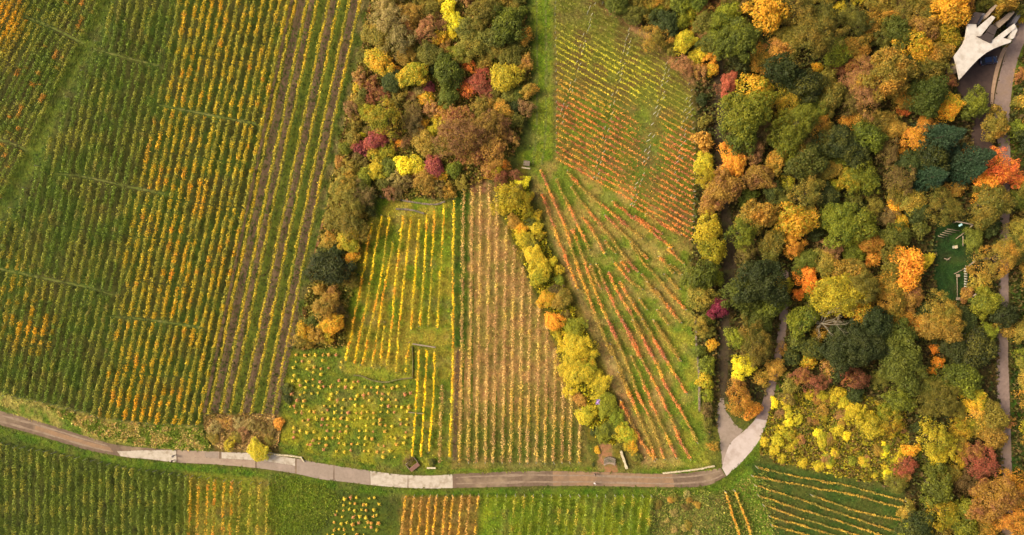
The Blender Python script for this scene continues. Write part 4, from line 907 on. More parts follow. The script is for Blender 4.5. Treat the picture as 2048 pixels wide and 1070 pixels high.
# trees just outside the picture, so that the wood goes on
for i in range(26):
    x, y = rng.uniform(1250, 2140), rng.choice([rng.uniform(-110, -50), rng.uniform(1130, 1190)])
    if y > 600: x = rng.uniform(1860, 2140)
    tree(x, y, rng.uniform(30, 55), rng.choice(['ol', 'gr', 'oo', 'dg', 'oc', 'gd']), 'at the wood edge')
# lower trees and shrubs that close the gaps between the crowns
def fill(poly, n, rad, codes, place, reach, avoid=(), hk=.8):
    ps = np.array(poly); made = 0
    for _ in range(n * 30):
        if made >= n: break
        x, y = rng.uniform(ps[:, 0].min(), ps[:, 0].max()), rng.uniform(ps[:, 1].min(), ps[:, 1].max())
        if sdf(poly, np.array([x]), np.array([y]))[0] < reach * .5: continue
        if any(sdf(a, np.array([x]), np.array([y]))[0] > -rad[1] * 1.15 for a in avoid): continue
        T = np.array([(t[2], t[3], t[4]) for t in ALLT]); d = np.hypot(T[:, 0] - x, T[:, 1] - y) - T[:, 2] * 1.05
        if d.min() < reach * .25: continue
        near = np.argsort(d)[:3]; nc = ALLT[int(rng.choice(near))][6]
        code = rng.choice(codes) if rng.random() < .75 or nc in ('mg', 'cr', 'bo', 'ro', 'bg', 'by') else nc
        tree(x, y, rng.uniform(*rad), code, place, hk=hk); made += 1
PATHB = [(1428, 60), (1448, 60), (1450, 330), (1460, 420), (1474, 520), (1462, 600), (1459, 700), (1456, 800), (1434, 800), (1438, 640), (1442, 560), (1444, 480), (1438, 380), (1428, 300)]
LAWN = [(1868, 440), (1945, 440), (1955, 605), (1868, 605)]
BUILD = [(1905, 110), (1930, 40), (1950, 15), (2000, 0), (2048, 10), (2040, 60), (2020, 95), (1985, 110), (1960, 130), (1920, 165)]
fill(WOOD, 120, (16, 30), ['ol', 'ol', 'gr', 'dg', 'oo', 'br', 'oo', 'yg'], 'in the wood', 16, [FO + FI[::-1], PL + PR[::-1], PATHB, LAWN, BUILD, SCRUB, [(1912, 170), (1935, 125), (1960, 100), (2010, 92), (1980, 240), (1988, 330), (1940, 330)]])
fill(THICKET, 52, (11, 19), ['ol', 'oo', 'yg', 'oc', 'st', 'br', 'pb'], 'in the thicket', 9, [])
fill(HEDGE, 24, (9, 15), ['yl', 'yl', 'yl', 'by', 'yg'], 'in the long yellow hedge', 7, [[(1195, 885), (1240, 885), (1245, 940), (1195, 945)]])
fill([(1180, -20), (1250, 10), (1330, 80), (1400, 150), (1440, 140), (1440, -20)], 26, (14, 24), ['ol', 'oc', 'or', 'yg', 'rb', 'gd'], 'above the fan vineyard', 8, [])
cnt = {}
for t in ALLT: cnt[t[0]['label']] = cnt.get(t[0]['label'], 0) + 1
TT = np.array([(t[2], t[3], t[4]) for t in ALLT])
for i, t in enumerate(ALLT):
    if cnt[t[0]['label']] > 1 and t[1]:
        d = np.hypot(TT[:, 0] - t[2], TT[:, 1] - t[3]) - TT[:, 2] - t[4]
        d[[j for j, u in enumerate(ALLT) if u[5] == t[5]]] = 1e9
        j = int(np.argmin(d)); w2 = ALLT[j][5]
        t[0]['label'] += (', touching ' if d[j] < 0 else ', near ') + ('an ' if w2[0] in 'aeo' else 'a ') + w2 + ' crown'
cnt = {}
for t in ALLT: cnt[t[0]['label']] = cnt.get(t[0]['label'], 0) + 1
for t in ALLT:
    if cnt[t[0]['label']] > 1: t[0]['group'] = t[5] + ' plants: ' + t[0]['label'].split(',')[0]

# the bare tree
def bare_tree(px, py):
    z = 9.0; o = empty('bare_tree', P(px, py, z)[:2] + (0,)); tag(o, 'leafless grey tree with pale spreading branches in the wood', 'tree')
    r = random.Random(5); bm = bmesh.new(); tube_bm(bm, [(0, 0, -.1), (.1, 0, 3.2), (0, .1, 6.0)], [.36, .30, .24], 8); obj('trunk', bm_mesh('trunk', bm, M_PALEBARK, True), o)
    def grow(bm, p, d, L, rad, lev):
        q1 = p + d * L * .5 + Vector((r.uniform(-1, 1), r.uniform(-1, 1), r.uniform(-.3, .6))) * L * .06
        q2 = p + d * L; tube_bm(bm, [p, q1, q2], [rad, rad * .75, rad * .45], 5)
        if lev < 3:
            for s_ in range(3 if lev < 2 else 2):
                nd_ = (d + Vector((r.uniform(-1, 1), r.uniform(-1, 1), r.uniform(-.35, .5))) * .75).normalized(); grow(bm, p + d * L * r.uniform(.45, 1), nd_, L * r.uniform(.45, .7), rad * .5, lev + 1)
    for a in (75, 92, 128, 150, 12, 28, -8, -35, 175, 195, 250, 300):
        bm = bmesh.new(); a = math.radians(a + r.uniform(-6, 6)); el = r.uniform(.15, .7)
        grow(bm, Vector((0, .05, r.uniform(4.6, 6.0))), Vector((math.cos(a) * math.cos(el), math.sin(a) * math.cos(el), math.sin(el))), r.uniform(2.2, 3.8), .095, 0)
        obj('branch', bm_mesh('branch', bm, M_PALEBARK, True), o)
bare_tree(1657, 650)

# ------------------------------------------------------------------ grass, tall grass, undergrowth
def tufts(name, label, n, region, size, hgt, seed, colour=None, dens_pow=1.0, cat='grass', kc=1.25, lean=.5):
    r = np.random.default_rng(seed); x0, y0, x1, y1 = region if not isinstance(region[0], (tuple, list)) else (min(p[0] for p in region), min(p[1] for p in region), max(p[0] for p in region), max(p[1] for p in region))
    X = r.uniform(x0, x1, n); Y = r.uniform(y0, y1, n)
    col, den = ground_colour(X, Y, True)
    keep = r.random(n) < den ** dens_pow
    if isinstance(region[0], (tuple, list)): keep = sdf(region, X, Y) + (fbm(X, Y, 14, 6) - .5) * 16 > 0
    for poly in ROADPOLY: keep &= sdf(poly, X, Y) < .3 + 2.2 * (vnoise(X, Y, 9, 12) - .45)
    if name == 'wood_undergrowth':
        for poly in (SCRUB, LAWN, PATHB, [(1970, 240), (1988, 160), (2010, 90), (2024, 90), (2004, 160), (1994, 240)]): keep &= sdf(poly, X, Y) < 0
    X, Y, col = X[keep], Y[keep], col[keep]; n = len(X)
    if colour is not None:
        cs = np.array([lin(c) for c in colour]); col = cs[(fbm(X, Y, 12, seed) * 1.6 * len(cs) - .3 * len(cs) + r.normal(0, .5, n)).clip(0, len(cs) - 1).astype(int)]
    col = col * kc * np.exp(r.normal(0, .28, (n, 1))) * np.exp(r.normal(0, .06, (n, 3)))
    co = np.c_[(X - 1024) * S, (535 - Y) * S, np.zeros(n)]
    Q, Cc = [], []
    for b in range(2):
        a = r.uniform(0, 6.28, n); d = np.c_[np.cos(a), np.sin(a), np.zeros(n)]; t = np.c_[-np.sin(a), np.cos(a), np.zeros(n)]
        s_ = (size * r.uniform(.6, 1.5, n))[:, None]; h_ = (hgt * r.uniform(.5, 1.4, n))[:, None]; up = np.array([0, 0, 1.0])
        base = co + d * .03
        Q.append(np.stack([base - t * s_ * .25, base + d * s_ * lean - t * s_ * .35 + up * h_ * .75, base + d * s_ * (lean + .7) + up * h_ * .6, base + d * s_ * lean * .6 + t * s_ * .35 + up * h_], 1)); Cc.append(col * r.uniform(.85, 1.15))
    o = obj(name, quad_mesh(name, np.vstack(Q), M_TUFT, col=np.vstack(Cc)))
    return tag(o, label, cat, kind='stuff')
ROADPOLY = [RT + RB[::-1], FO + FI[::-1], PL + PR[::-1], [(1444, 936), (1440, 880), (1432, 840), (1434, 820), (1440, 797), (1447, 797), (1452, 822), (1464, 842), (1477, 856), (1490, 860), (1462, 885)],
            [(1912, 170), (1935, 125), (1960, 100), (2010, 92), (2004, 118), (1992, 155), (1982, 200), (1980, 240), (1988, 330), (1940, 330), (1945, 230), (1920, 200)], [(1203, 890), (1225, 888), (1236, 945), (1202, 945)]]
HEDGE_CORE = [(995, 375), (1045, 360), (1060, 400), (1090, 470), (1138, 590), (1185, 700), (1228, 820), (1262, 905), (1240, 890), (1195, 880), (1172, 840), (1128, 720), (1092, 620), (1048, 520), (1008, 430)]
tufts('grass', 'short rough grass covering the lanes, verges and field edges', 210000, (-40, -30, 2090, 1100), .26, .16, 1)
tufts('tall_grass', 'tall straw-pale grass on the bank between vine rows and road', 14000, [(90, 812), (210, 842), (300, 852), (405, 856), (425, 900), (300, 893), (200, 872)], .26, .5, 2, [(150, 138, 62), (176, 152, 88), (118, 124, 42), (100, 116, 34)], kc=1.7)
tufts('dry_reeds', 'matted brown dry reeds between the big vineyard and the road', 10000, [(408, 832), (545, 828), (560, 850), (550, 895), (430, 893)], .28, .4, 3, [(146, 118, 66), (166, 136, 78), (118, 94, 50), (130, 108, 50)], kc=1.7)
tufts('ground_herbs', 'lush herbs and weeds on the rough corner below the road bend', 6500, [(1300, 978), (1440, 978), (1530, 940), (1545, 1000), (1560, 1105), (1300, 1105)], .24, .3, 4, [(108, 118, 38), (130, 128, 54), (98, 110, 34), (134, 122, 56)], kc=1.45)
tufts('nettle_patch', 'bright lime green weeds in the leafy patch across the road', 5000, [(542, 950), (650, 968), (690, 1000), (640, 1060), (575, 1105), (530, 1040)], .22, .28, 9, [(112, 126, 28), (102, 116, 28), (124, 132, 36), (106, 120, 28)], kc=1.5)
tufts('thicket_undergrowth', 'tangled olive and straw undergrowth filling the thicket', 42000, THICKET, .42, .9, 5, [(124, 116, 40), (150, 132, 56), (104, 104, 34), (160, 136, 54), (134, 100, 52)])
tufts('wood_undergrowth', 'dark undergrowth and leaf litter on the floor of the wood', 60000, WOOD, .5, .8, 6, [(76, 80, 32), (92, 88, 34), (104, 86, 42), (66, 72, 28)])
tufts('scrub_undergrowth', 'matted yellow and brown growth between the bushes of the low scrub', 34000, SCRUB, .32, .6, 8, [(126, 120, 34), (162, 146, 34), (134, 108, 50), (108, 112, 32), (170, 152, 34), (120, 96, 44)], kc=1.3)
tufts('hedge_undergrowth', 'weedy green growth along the foot of the long hedge', 24000, HEDGE_CORE, .3, .8, 7, [(150, 142, 34), (176, 160, 36), (128, 126, 32)], kc=1.6)

# ------------------------------------------------------------------ walls, beams, steps, benches
def stone_wall(pts, label, hgt=.8, wid=.45, mat=M_STONE, stone=.55, seed=0, name='dry_stone_wall'):
    r = random.Random(seed); bm = bmesh.new(); q = spline(pts, 1.0) if len(pts) > 2 else np.array([np.array(pts[0]) + (np.array(pts[1]) - np.array(pts[0])) * t for t in np.linspace(0, 1, 40)])
    w = np.array([P(a, b)[:2] for a, b in q]); s = np.r_[0, np.cumsum(np.linalg.norm(np.diff(w, axis=0), axis=1))]
    o0 = w[len(w) // 2]; t = 0
    while t < s[-1]:
        L = stone * r.uniform(.6, 1.4); tm = min(t + L / 2, s[-1])
        x, y = np.interp(tm, s, w[:, 0]), np.interp(tm, s, w[:, 1]); x2, y2 = np.interp(min(tm + .05, s[-1]), s, w[:, 0]), np.interp(min(tm + .05, s[-1]), s, w[:, 1])
        x1, y1 = np.interp(max(tm - .05, 0), s, w[:, 0]), np.interp(max(tm - .05, 0), s, w[:, 1]); a = math.atan2(y2 - y1, x2 - x1); z = 0
        while z < hgt * .92:
            h_ = hgt / 3 * r.uniform(.8, 1.2)
            box_bm(bm, L * .97, wid * r.uniform(.8, 1.15), h_ * .96, (x - o0[0] + r.uniform(-.03, .03), y - o0[1] + r.uniform(-.03, .03), z + h_ / 2), a + r.uniform(-.08, .08), bevel=.035); z += h_
        t += L
    o = obj(name, bm_mesh(name, bm, mat), None, (o0[0], o0[1], 0)); return tag(o, label, 'wall')
stone_wall([(708, 750), (724, 752), (745, 760), (770, 764), (795, 759), (824, 755)], 'dark dry-stone retaining wall along the lower edge of the grass terrace', .5, .28, M_MOSSY, seed=1)
stone_wall([(825, 692), (826, 720), (825.5, 752)], 'narrow stone wall down the side of the grass terrace corner', .45, .2, M_MOSSY, seed=2)
stone_wall([(1325, 946), (1362, 942), (1400, 937), (1428, 931)], 'long low pale kerb wall beside the road bend', .45, .32, M_PALESTONE, .9, 3, 'kerb_wall')
stone_wall([(538, 905), (556, 909), (582, 911), (600, 914)], 'short pale stone kerb wall beside the concrete road slabs', .45, .35, M_PALESTONE, .9, 4, 'kerb_wall')
stone_wall([(752, 392), (790, 398), (830, 405), (868, 409), (888, 404)], 'straw-covered stone edge at the top of the grass terrace', .35, .4, M_STONE, .5, 5)
stone_wall([(792, 418), (822, 420), (848, 427)], 'short inner stone edge on the grass terrace', .4, .4, M_STONE, .6, 6)
stone_wall([(612, 684), (632, 686), (648, 686)], 'short weathered stone edge beside the staked vines', .4, .35, M_PALESTONE, .7, 7)
stone_wall([(1390, 640), (1392, 690), (1397, 745), (1398, 820)], 'crumbling stone wall at the foot of the fan vineyard edge', .6, .4, M_STONE, .6, 8)
def beam(name, a, b, w, h, z, mat, label, cat, legs=True):
    A, B = Vector(P(*a)), Vector(P(*b)); m = (A + B) / 2; L = (B - A).length; rz = math.atan2(B.y - A.y, B.x - A.x)
    o = empty(name, (m.x, m.y, 0), rz); tag(o, label, cat)
    bm = bmesh.new(); box_bm(bm, L, w, h, (0, 0, z), bevel=min(w, h) * .15); obj('plank', bm_mesh('plank', bm, mat), o)
    if legs:
        for s_ in (-1, 1):
            bm = bmesh.new(); box_bm(bm, .14, w * .8, z - h / 2 + .01, (s_ * L * .4, 0, (z - h / 2) / 2), bevel=.01); obj('leg', bm_mesh('leg', bm, mat), o)
    return o
beam('timber_beam', (826, 687), (872, 694), .32, .22, .8, M_WOOD, 'long weathered timber beam lying at the head of the thin yellow rows', 'beam')
beam('timber_beam', (818, 823), (848, 826), .16, .12, .9, M_WOOD, 'thin grey timber rail across the thin yellow vine rows', 'rail')
beam('bench', (854, 935), (872, 935), .42, .07, .46, M_PALESTONE, 'whitish wooden bench beside the road near a straw row', 'bench')
stone_wall([(1241, 901), (1246, 915), (1252, 933)], 'pale stone side wall of the reddish path beside the hedge', .7, .55, M_PALESTONE, .8, 9, 'side_wall')
# marker post lying by the road
beam('marker_post', (603, 915), (609, 923), .26, .2, .3, M_PALESTONE, 'leaning pale boundary post beside the kerb wall', 'post')
# timber box (compost) with a lid plank
o = empty('compost_box', P(826, 928)[:2] + (0,), math.radians(38)); tag(o, 'open brown timber compost box beside the road verge', 'box')
bm = bmesh.new(); box_bm(bm, 2.6, 1.0, .10, (0, -.75, .62), bevel=.02, rx=.35); obj('lid', bm_mesh('lid', bm, speckle('reddish_plank', (168, 124, 100), (138, 100, 82), 5, .85, .3)), o)
for i, (sx, sy, lx, ly) in enumerate(((2.6, .12, 0, -.35), (2.6, .12, 0, 1.1), (.12, 1.55, -1.3, .375), (.12, 1.55, 1.3, .375))):
    bm = bmesh.new(); box_bm(bm, sx, sy, .75, (lx, ly, .375), bevel=.015); obj('side_board', bm_mesh('side_board', bm, M_WOOD), o)
# steps
o = empty('stone_steps', P(1219, 930)[:2] + (0,), 0); tag(o, 'curved pale stone steps rising from the road to the hedge', 'steps')
for i in range(4):
    bm = bmesh.new()
    for j in range(7):
        a = math.radians(-36 + 12 * j); R = 2.0
        box_bm(bm, .44, .40, .17 * (i + 1), (math.sin(a) * R, math.cos(a) * R - R + .5 + i * .46, .17 * (i + 1) / 2), -a, bevel=.02)
    obj('step', bm_mesh('step', bm, M_STONE if i else M_BEIGE), o)
# small stone shrine at the top of the fan vineyard
o = empty('stone_niche', P(1053, 328)[:2] + (0,), math.radians(-8)); tag(o, 'small grey stone shelter with a pale front ledge at the grass strip', 'shelter')
bm = bmesh.new(); box_bm(bm, 1.3, .9, 1.3, (0, 0, .65), bevel=.05); obj('wall', bm_mesh('wall', bm, M_STONE), o)
bm = bmesh.new()
for s_ in (-1, 1): box_bm(bm, 1.5, .66, .10, (0, s_ * .28, 1.42), bevel=.02, rx=-s_ * .42)
obj('roof', bm_mesh('roof', bm, M_STONE), o)
bm = bmesh.new(); box_bm(bm, 2.1, .3, .35, (0, -1.0, .175), bevel=.03); obj('ledge', bm_mesh('ledge', bm, M_PALESTONE), o)
# shed in the wood
o = empty('shed', P(1932, 668, 2.4)[:2] + (0,), math.radians(-28)); tag(o, 'grey roofed shed half hidden under trees by the park road', 'shed')
bm = bmesh.new(); box_bm(bm, 3.6, 3.0, 2.2, (0, 0, 1.1), bevel=.03); obj('wall', bm_mesh('wall', bm, M_WOOD), o)
for s_ in (-1, 1):
    bm = bmesh.new(); box_bm(bm, 4.0, 1.85, .08, (0, s_ * .86, 2.42), bevel=.02, rx=-s_ * .26); obj('roof', bm_mesh('roof', bm, M_SHED), o)
bm = bmesh.new(); box_bm(bm, .9, .06, 1.9, (.3, -1.53, .95), bevel=.01); obj('door', bm_mesh('door', bm, M_BARK), o)
# lilac cloth in the hedge
bm = bmesh.new(); bmesh.ops.create_grid(bm, x_segments=14, y_segments=14, size=.42)
for v in bm.verts:
    v.co.z = .18 * math.sin(v.co.x * 9 + 1) * math.cos(v.co.y * 7) + .12 * random.uniform(-1, 1); v.co.y *= 1.4; v.co.x += .1 * math.sin(v.co.y * 5)
bmesh.ops.solidify(bm, geom=bm.faces[:], thickness=.03)
tag(obj('cloth', bm_mesh('cloth', bm, speckle('lilac_cloth', (150, 116, 172), (190, 158, 190), 3.0, .8, .2), True), None, P(1196, 804, 4.9)), 'crumpled lilac cloth caught on top of the yellow hedge', 'cloth')

# ------------------------------------------------------------------ rope course on the dark lawn
def pole(parent, a, za, b, zb, rad, name='pole', mat=M_WOOD):
    A = Vector(P(a[0], a[1], za)) - parent.location; B = Vector(P(b[0], b[1], zb)) - parent.location
    bm = bmesh.new(); tube_bm(bm, [A, (A + B) / 2, B], [rad * 1.1, rad, rad * .95], 8); return obj(name, bm_mesh(name, bm, mat, True), parent)
o = empty('climbing_frame', P(1930, 462)[:2] + (0,)); tag(o, 'angled timber climbing frame with balance bars at the head of the dark lawn', 'climbing frame')
pole(o, (1914, 443), 4.2, (1946, 449), 4.6, .17, 'beam'); pole(o, (1946, 449), 4.5, (1928, 467), 0.0, .15); pole(o, (1914, 443), 4.2, (1906, 446), 0, .15); pole(o, (1928, 466), 1.2, (1911, 478), 0.1, .11); pole(o, (1926, 472), 1.0, (1926, 492), .9, .13, 'beam')
for i in range(5):
    a = (1896 + 5.6 * (2 - i) * 1.0, 466 + i * 3.4 - 4); pole(o, (a[0] - 13 + i, a[1] - 4), .9, (a[0] + 12 - i * 2, a[1]), .9, .09, 'balance_bar')
    pole(o, (a[0] - 10 + i, a[1] - 3.5), 0, (a[0] - 10 + i, a[1] - 3.5), .9, .06, 'leg'); pole(o, (a[0] + 9 - i * 2, a[1] - .5), 0, (a[0] + 9 - i * 2, a[1] - .5), .9, .06, 'leg')
bm = bmesh.new(); box_bm(bm, .9, .45, .08, (0, 0, 0), .5, bevel=.02); box_bm(bm, .5, .12, .10, (0, 0, .09), .5, bevel=.02)
tt = obj('footboard', bm_mesh('footboard', bm, speckle('pale_turquoise_board', (206, 244, 232), (180, 226, 214), 2, .5, .05)), o, tuple(Vector(P(1921, 450, 4.45)) - o.location)); tt['label'] = 'pale turquoise footboard'
o = empty('step_bridge', P(1930, 560)[:2] + (0,)); tag(o, 'hanging step bridge of pale slats between leaning timber poles', 'rope bridge')
pole(o, (1950, 522), 3.6, (1932, 536), .0, .16); pole(o, (1952, 588), 3.4, (1934, 602), .0, .16); pole(o, (1934, 602), .5, (1912, 599), .4, .13, 'beam'); pole(o, (1932, 536), .3, (1908, 548), .2, .09)
for i in range(9):
    pole(o, (1928.5, 537 + i * 5.1), 1.0, (1934.5, 538 + i * 5.1), 1.0, .15, 'slat', M_POST)
for x_ in (1929.3, 1933.8): pole(o, (x_, 534), 1.02, (x_, 584), 1.02, .03, 'rope')
pole(o, (1931.5, 532), 0, (1931.5, 532), 1.1, .16); pole(o, (1932, 586), 0, (1932, 586), 1.1, .16)
o = empty('balance_line', P(1915, 575)[:2] + (0,)); tag(o, 'long thin balance rail ending at a square timber post on the dark lawn', 'balance rail')
pole(o, (1914, 552), .6, (1915, 598), .6, .08, 'rail')
for y_ in (551, 597):
    bm = bmesh.new(); box_bm(bm, .5, .7, .8, (0, 0, .4), bevel=.03); obj('post', bm_mesh('post', bm, M_WOOD), o, tuple(Vector(P(1914, y_)) - o.location))
o = empty('square_post', P(1907, 494)[:2] + (0,), .2); tag(o, 'squat square timber post standing alone on the dark lawn', 'post')
bm = bmesh.new(); box_bm(bm, .6, .6, 1.0, (0, 0, .5), bevel=.04); obj('body', bm_mesh('body', bm, M_POST), o)
bm = bmesh.new(); box_bm(bm, .72, .72, .08, (0, 0, 1.03), bevel=.02); obj('cap', bm_mesh('cap', bm, M_PALESTONE), o)
o = empty('crossed_poles', P(1895, 518)[:2] + (0,)); tag(o, 'low crossed timber poles in the middle of the dark lawn', 'poles')
pole(o, (1888, 517), .3, (1900, 520), .5, .10); pole(o, (1893, 521), .25, (1902, 514), .75, .10); pole(o, (1893, 521), .0, (1894, 519), .5, .08)

# ------------------------------------------------------------------ the white building with its spread roof
ZB = 6.0
def prism(name, poly, z0, z1, mat, parent, zfun=None, bevel=.05):
    bm = bmesh.new(); vt = []
    for a, b in poly:
        z = z1 if zfun is None else zfun(a, b); vt.append(bm.verts.new(Vector(P(a, b, z)) - parent.location))
    f = bm.faces.new(vt); r = bmesh.ops.extrude_face_region(bm, geom=[f]); ev = [v for v in r['geom'] if isinstance(v, bmesh.types.BMVert)]
    for v in ev: v.co.z = v.co.z - (z1 - z0)
    bmesh.ops.triangulate(bm, faces=[g for g in bm.faces if len(g.verts) > 4])
    return obj(name, bm_mesh(name, bm, mat), parent)
o = empty('white_building', P(1970, 80)[:2] + (0,)); tag(o, 'white concrete building with a fan-shaped roof splitting into prongs beside the park road', 'building')
roof = prism('roof', [(1920, 158), (1915, 135), (1909, 111), (1918, 100), (1927, 87), (1932, 75), (1934, 62), (1936, 48), (1953, 48.5), (1953, 57), (1984, 31), (1991, 35), (1960, 73.5), (1981, 85), (1985, 80), (2029, 47), (2032, 55), (2006, 76), (2023, 80), (2021, 85), (2005, 90), (1988, 97), (1972, 106), (1958, 117), (1945, 130), (1930, 147)], ZB - .5, ZB, M_WHITE, o)
prism('ridge_slit', [(1937, 77), (1938.5, 77.5), (1952.5, 62.5), (1951.5, 61.5)], ZB - .05, ZB + .06, M_SLATE, roof)
for (ax, ay), (bx, by) in (((1914, 132), (1944, 118)), ((1920, 98), (1966, 108)), ((1931, 79), (1985, 96)), ((1926, 88), (1932, 144)), ((1942, 74), (1952, 122)), ((1960, 82), (1972, 104))):
    nx_, ny_ = -(by - ay), bx - ax; ll = math.hypot(nx_, ny_); nx_, ny_ = nx_ / ll * .18, ny_ / ll * .18
    prism('roof_joint', [(ax + nx_, ay + ny_), (bx + nx_, by + ny_), (bx - nx_, by - ny_), (ax - nx_, ay - ny_)], ZB - .02, ZB + .012, M_BEIGE, roof)
sk = prism('skylight', [(1954, 72.5), (1981.5, 86), (1983.5, 84), (1984, 80.5), (1989, 71), (1973.5, 64.5), (1964, 72)], ZB - .3, ZB + .30, M_SLATE, o)
sk2 = prism('skylight', [(1974, 63.5), (1989.5, 70), (1995, 55), (1983, 49)], ZB - .3, ZB + .30, M_SLATE, o)
prism('glazing_bar', [(1973.4, 64.3), (1989.2, 71.0), (1989.6, 70.2), (1973.8, 63.6)], ZB + .2, ZB + .36, M_POST, sk)
prism('annex_roof', [(1936, 47.5), (1953, 48), (1965, 26), (1950, 24)], ZB - .4, ZB + .1, M_SLATE, o)
prism('annex_wall', [(1953.5, 48), (1957, 50), (1972, 28), (1966, 26)], 0.1, ZB - .8, M_SHED, o)
prism('parapet', [(1970, 33), (1973, 36), (1995, 11), (1991, 9)], ZB - 1.2, ZB - .1, M_BEIGE, o)
prism('ramp', [(1985, 30), (1992, 34), (2010, 10), (2002, 2)], 1.0, 3.0, M_SHED, o)
prism('ramp', [(1991, 48), (1998, 56), (2018, 38), (2030, 24), (2024, 20)], 2.0, 4.0, M_BEIGE, o)
prism('ramp', [(2026, 45), (2031, 48), (2046, 24), (2040, 18)], 1.0, 3.6, M_SHED, o)
prism('side_wing', [(2024, 78), (2028, 76), (2035, 60), (2031, 50), (2026, 57), (2020, 72)], ZB - 1.2, ZB - .25, M_WHITE, o)
prism('side_opening', [(2008, 76), (2019, 72), (2026, 56), (2022, 58)], ZB - 2.2, ZB - 1.0, M_SLATE, o)
for i, poly in enumerate(([(1917, 135), (1926, 140), (1944, 100), (1936, 85)], [(1938, 84), (1950, 62), (1975, 75), (1950, 108)], [(1985, 84), (2000, 74), (2018, 78), (1990, 92)])):
    prism('wall', poly, 0.0, ZB - .52, M_BEIGE, o)

# ------------------------------------------------------------------ the car
def car(px, py, rz):
    o = empty('parked_car', P(px, py)[:2] + (.012,), rz); tag(o, 'dark blue car parked on the dark lot under the edge of the white roof', 'car')
    m, nt, b = new_mat('dark_blue_paint'); b.inputs['Base Color'].default_value = (.012, .022, .06, 1); b.inputs['Roughness'].default_value = .25; b.inputs['Specular IOR Level'].default_value = .5; b.inputs['Coat Weight'].default_value = .6
    tc = nd(nt, 'ShaderNodeTexCoord'); n_ = nd(nt, 'ShaderNodeTexNoise', Scale=40.0); nt.links.new(tc.outputs['Object'], n_.inputs['Vector']); nt.links.new(maprange(nt, n_.outputs[0], 0, 1, .2, .32), b.inputs['Roughness'])
    g, nt2, b2 = new_mat('car_glass'); b2.inputs['Base Color'].default_value = (.03, .035, .04, 1); b2.inputs['Roughness'].default_value = .08; b2.inputs['Specular IOR Level'].default_value = .6
    ty = speckle('tyre_rubber', (34, 34, 34), (26, 26, 26), 20, .9, .1); rim = speckle('wheel_rim', (160, 162, 165), (130, 132, 135), 8, .35, .05); lt = speckle('head_lamp', (235, 235, 230), (215, 218, 220), 8, .2, .02); tl = speckle('tail_lamp', (150, 22, 18), (120, 16, 14), 8, .25, .02)
    # body: sections along x, (x, half width, z bottom, z top)
    sec = [(-2.12, .62, .42, .78), (-2.05, .78, .32, .92), (-1.6, .86, .24, .98), (-.6, .88, .22, .98), (.5, .88, .22, .96), (1.3, .86, .24, .88), (1.9, .80, .30, .78), (2.12, .60, .40, .66)]
    bm = bmesh.new(); rings = []
    for x, w, z0, z1 in sec:
        rings.append([bm.verts.new(p) for p in ((x, -w * .9, z0), (x, -w, z0 + .16), (x, -w, z1 - .16), (x, -w * .88, z1), (x, 0, z1 + .03), (x, w * .88, z1), (x, w, z1 - .16), (x, w, z0 + .16), (x, w * .9, z0))])
    for i in range(len(rings) - 1):
        for j in range(9): bm.faces.new([rings[i][j], rings[i + 1][j], rings[i + 1][(j + 1) % 9], rings[i][(j + 1) % 9]])
    bm.faces.new(rings[0]); bm.faces.new(rings[-1][::-1]); body = obj('body', bm_mesh('body', bm, m, True), o)
    bm = bmesh.new(); R4 = [bm.verts.new(p) for p in ((-1.35, -.62, 1.44), (.28, -.62, 1.46), (.28, .62, 1.46), (-1.35, .62, 1.44))]; B4 = [bm.verts.new(p) for p in ((-1.85, -.76, .95), (1.05, -.76, .93), (1.05, .76, .93), (-1.85, .76, .95))]
    T4 = [bm.verts.new(p.co + Vector((0, 0, .045))) for p in R4]
    for i in range(4): bm.faces.new([R4[i], R4[(i + 1) % 4], T4[(i + 1) % 4], T4[i]])
    bm.faces.new(T4); obj('car_roof', bm_mesh('car_roof', bm, m), o)
    for nm, i in (('side_window', 0), ('windscreen', 1), ('side_window', 2), ('rear_window', 3)):
        b4 = ((-1.85, -.76, .95), (1.05, -.76, .93), (1.05, .76, .93), (-1.85, .76, .95)); r4 = ((-1.35, -.62, 1.44), (.28, -.62, 1.46), (.28, .62, 1.46), (-1.35, .62, 1.44))
        obj(nm, mesh_from(nm, [b4[i], b4[(i + 1) % 4], r4[(i + 1) % 4], r4[i]], [(0, 1, 2, 3)], g), o)
    bm.free() if bm.is_valid else None
    for sx in (-1.3, 1.32):
        for sy in (-.80, .80):
            b_ = bmesh.new(); bmesh.ops.create_cone(b_, cap_ends=True, segments=20, radius1=.32, radius2=.32, depth=.2, matrix=Matrix.Translation((sx, sy, .32)) @ Matrix.Rotation(math.pi / 2, 4, 'X')); wv = obj('wheel', bm_mesh('wheel', b_, ty), o)
            b_ = bmesh.new(); bmesh.ops.create_cone(b_, cap_ends=True, segments=16, radius1=.2, radius2=.2, depth=.03, matrix=Matrix.Translation((sx, sy * 1.13, .32)) @ Matrix.Rotation(math.pi / 2, 4, 'X')); obj('rim', bm_mesh('rim', b_, rim), wv)
    for sy in (-.6, .6):
        b_ = bmesh.new(); box_bm(b_, .12, .3, .14, (2.0, sy, .68), bevel=.03); obj('headlight', bm_mesh('headlight', b_, lt), o)
        b_ = bmesh.new(); box_bm(b_, .10, .26, .16, (-2.06, sy, .76), bevel=.03); obj('tail_light', bm_mesh('tail_light', b_, tl), o)
        b_ = bmesh.new(); box_bm(b_, .12, .18, .12, (.75, sy * 1.58, 1.0), bevel=.03); obj('mirror', bm_mesh('mirror', b_, m), o)
car(1973, 122.5, math.radians(8))

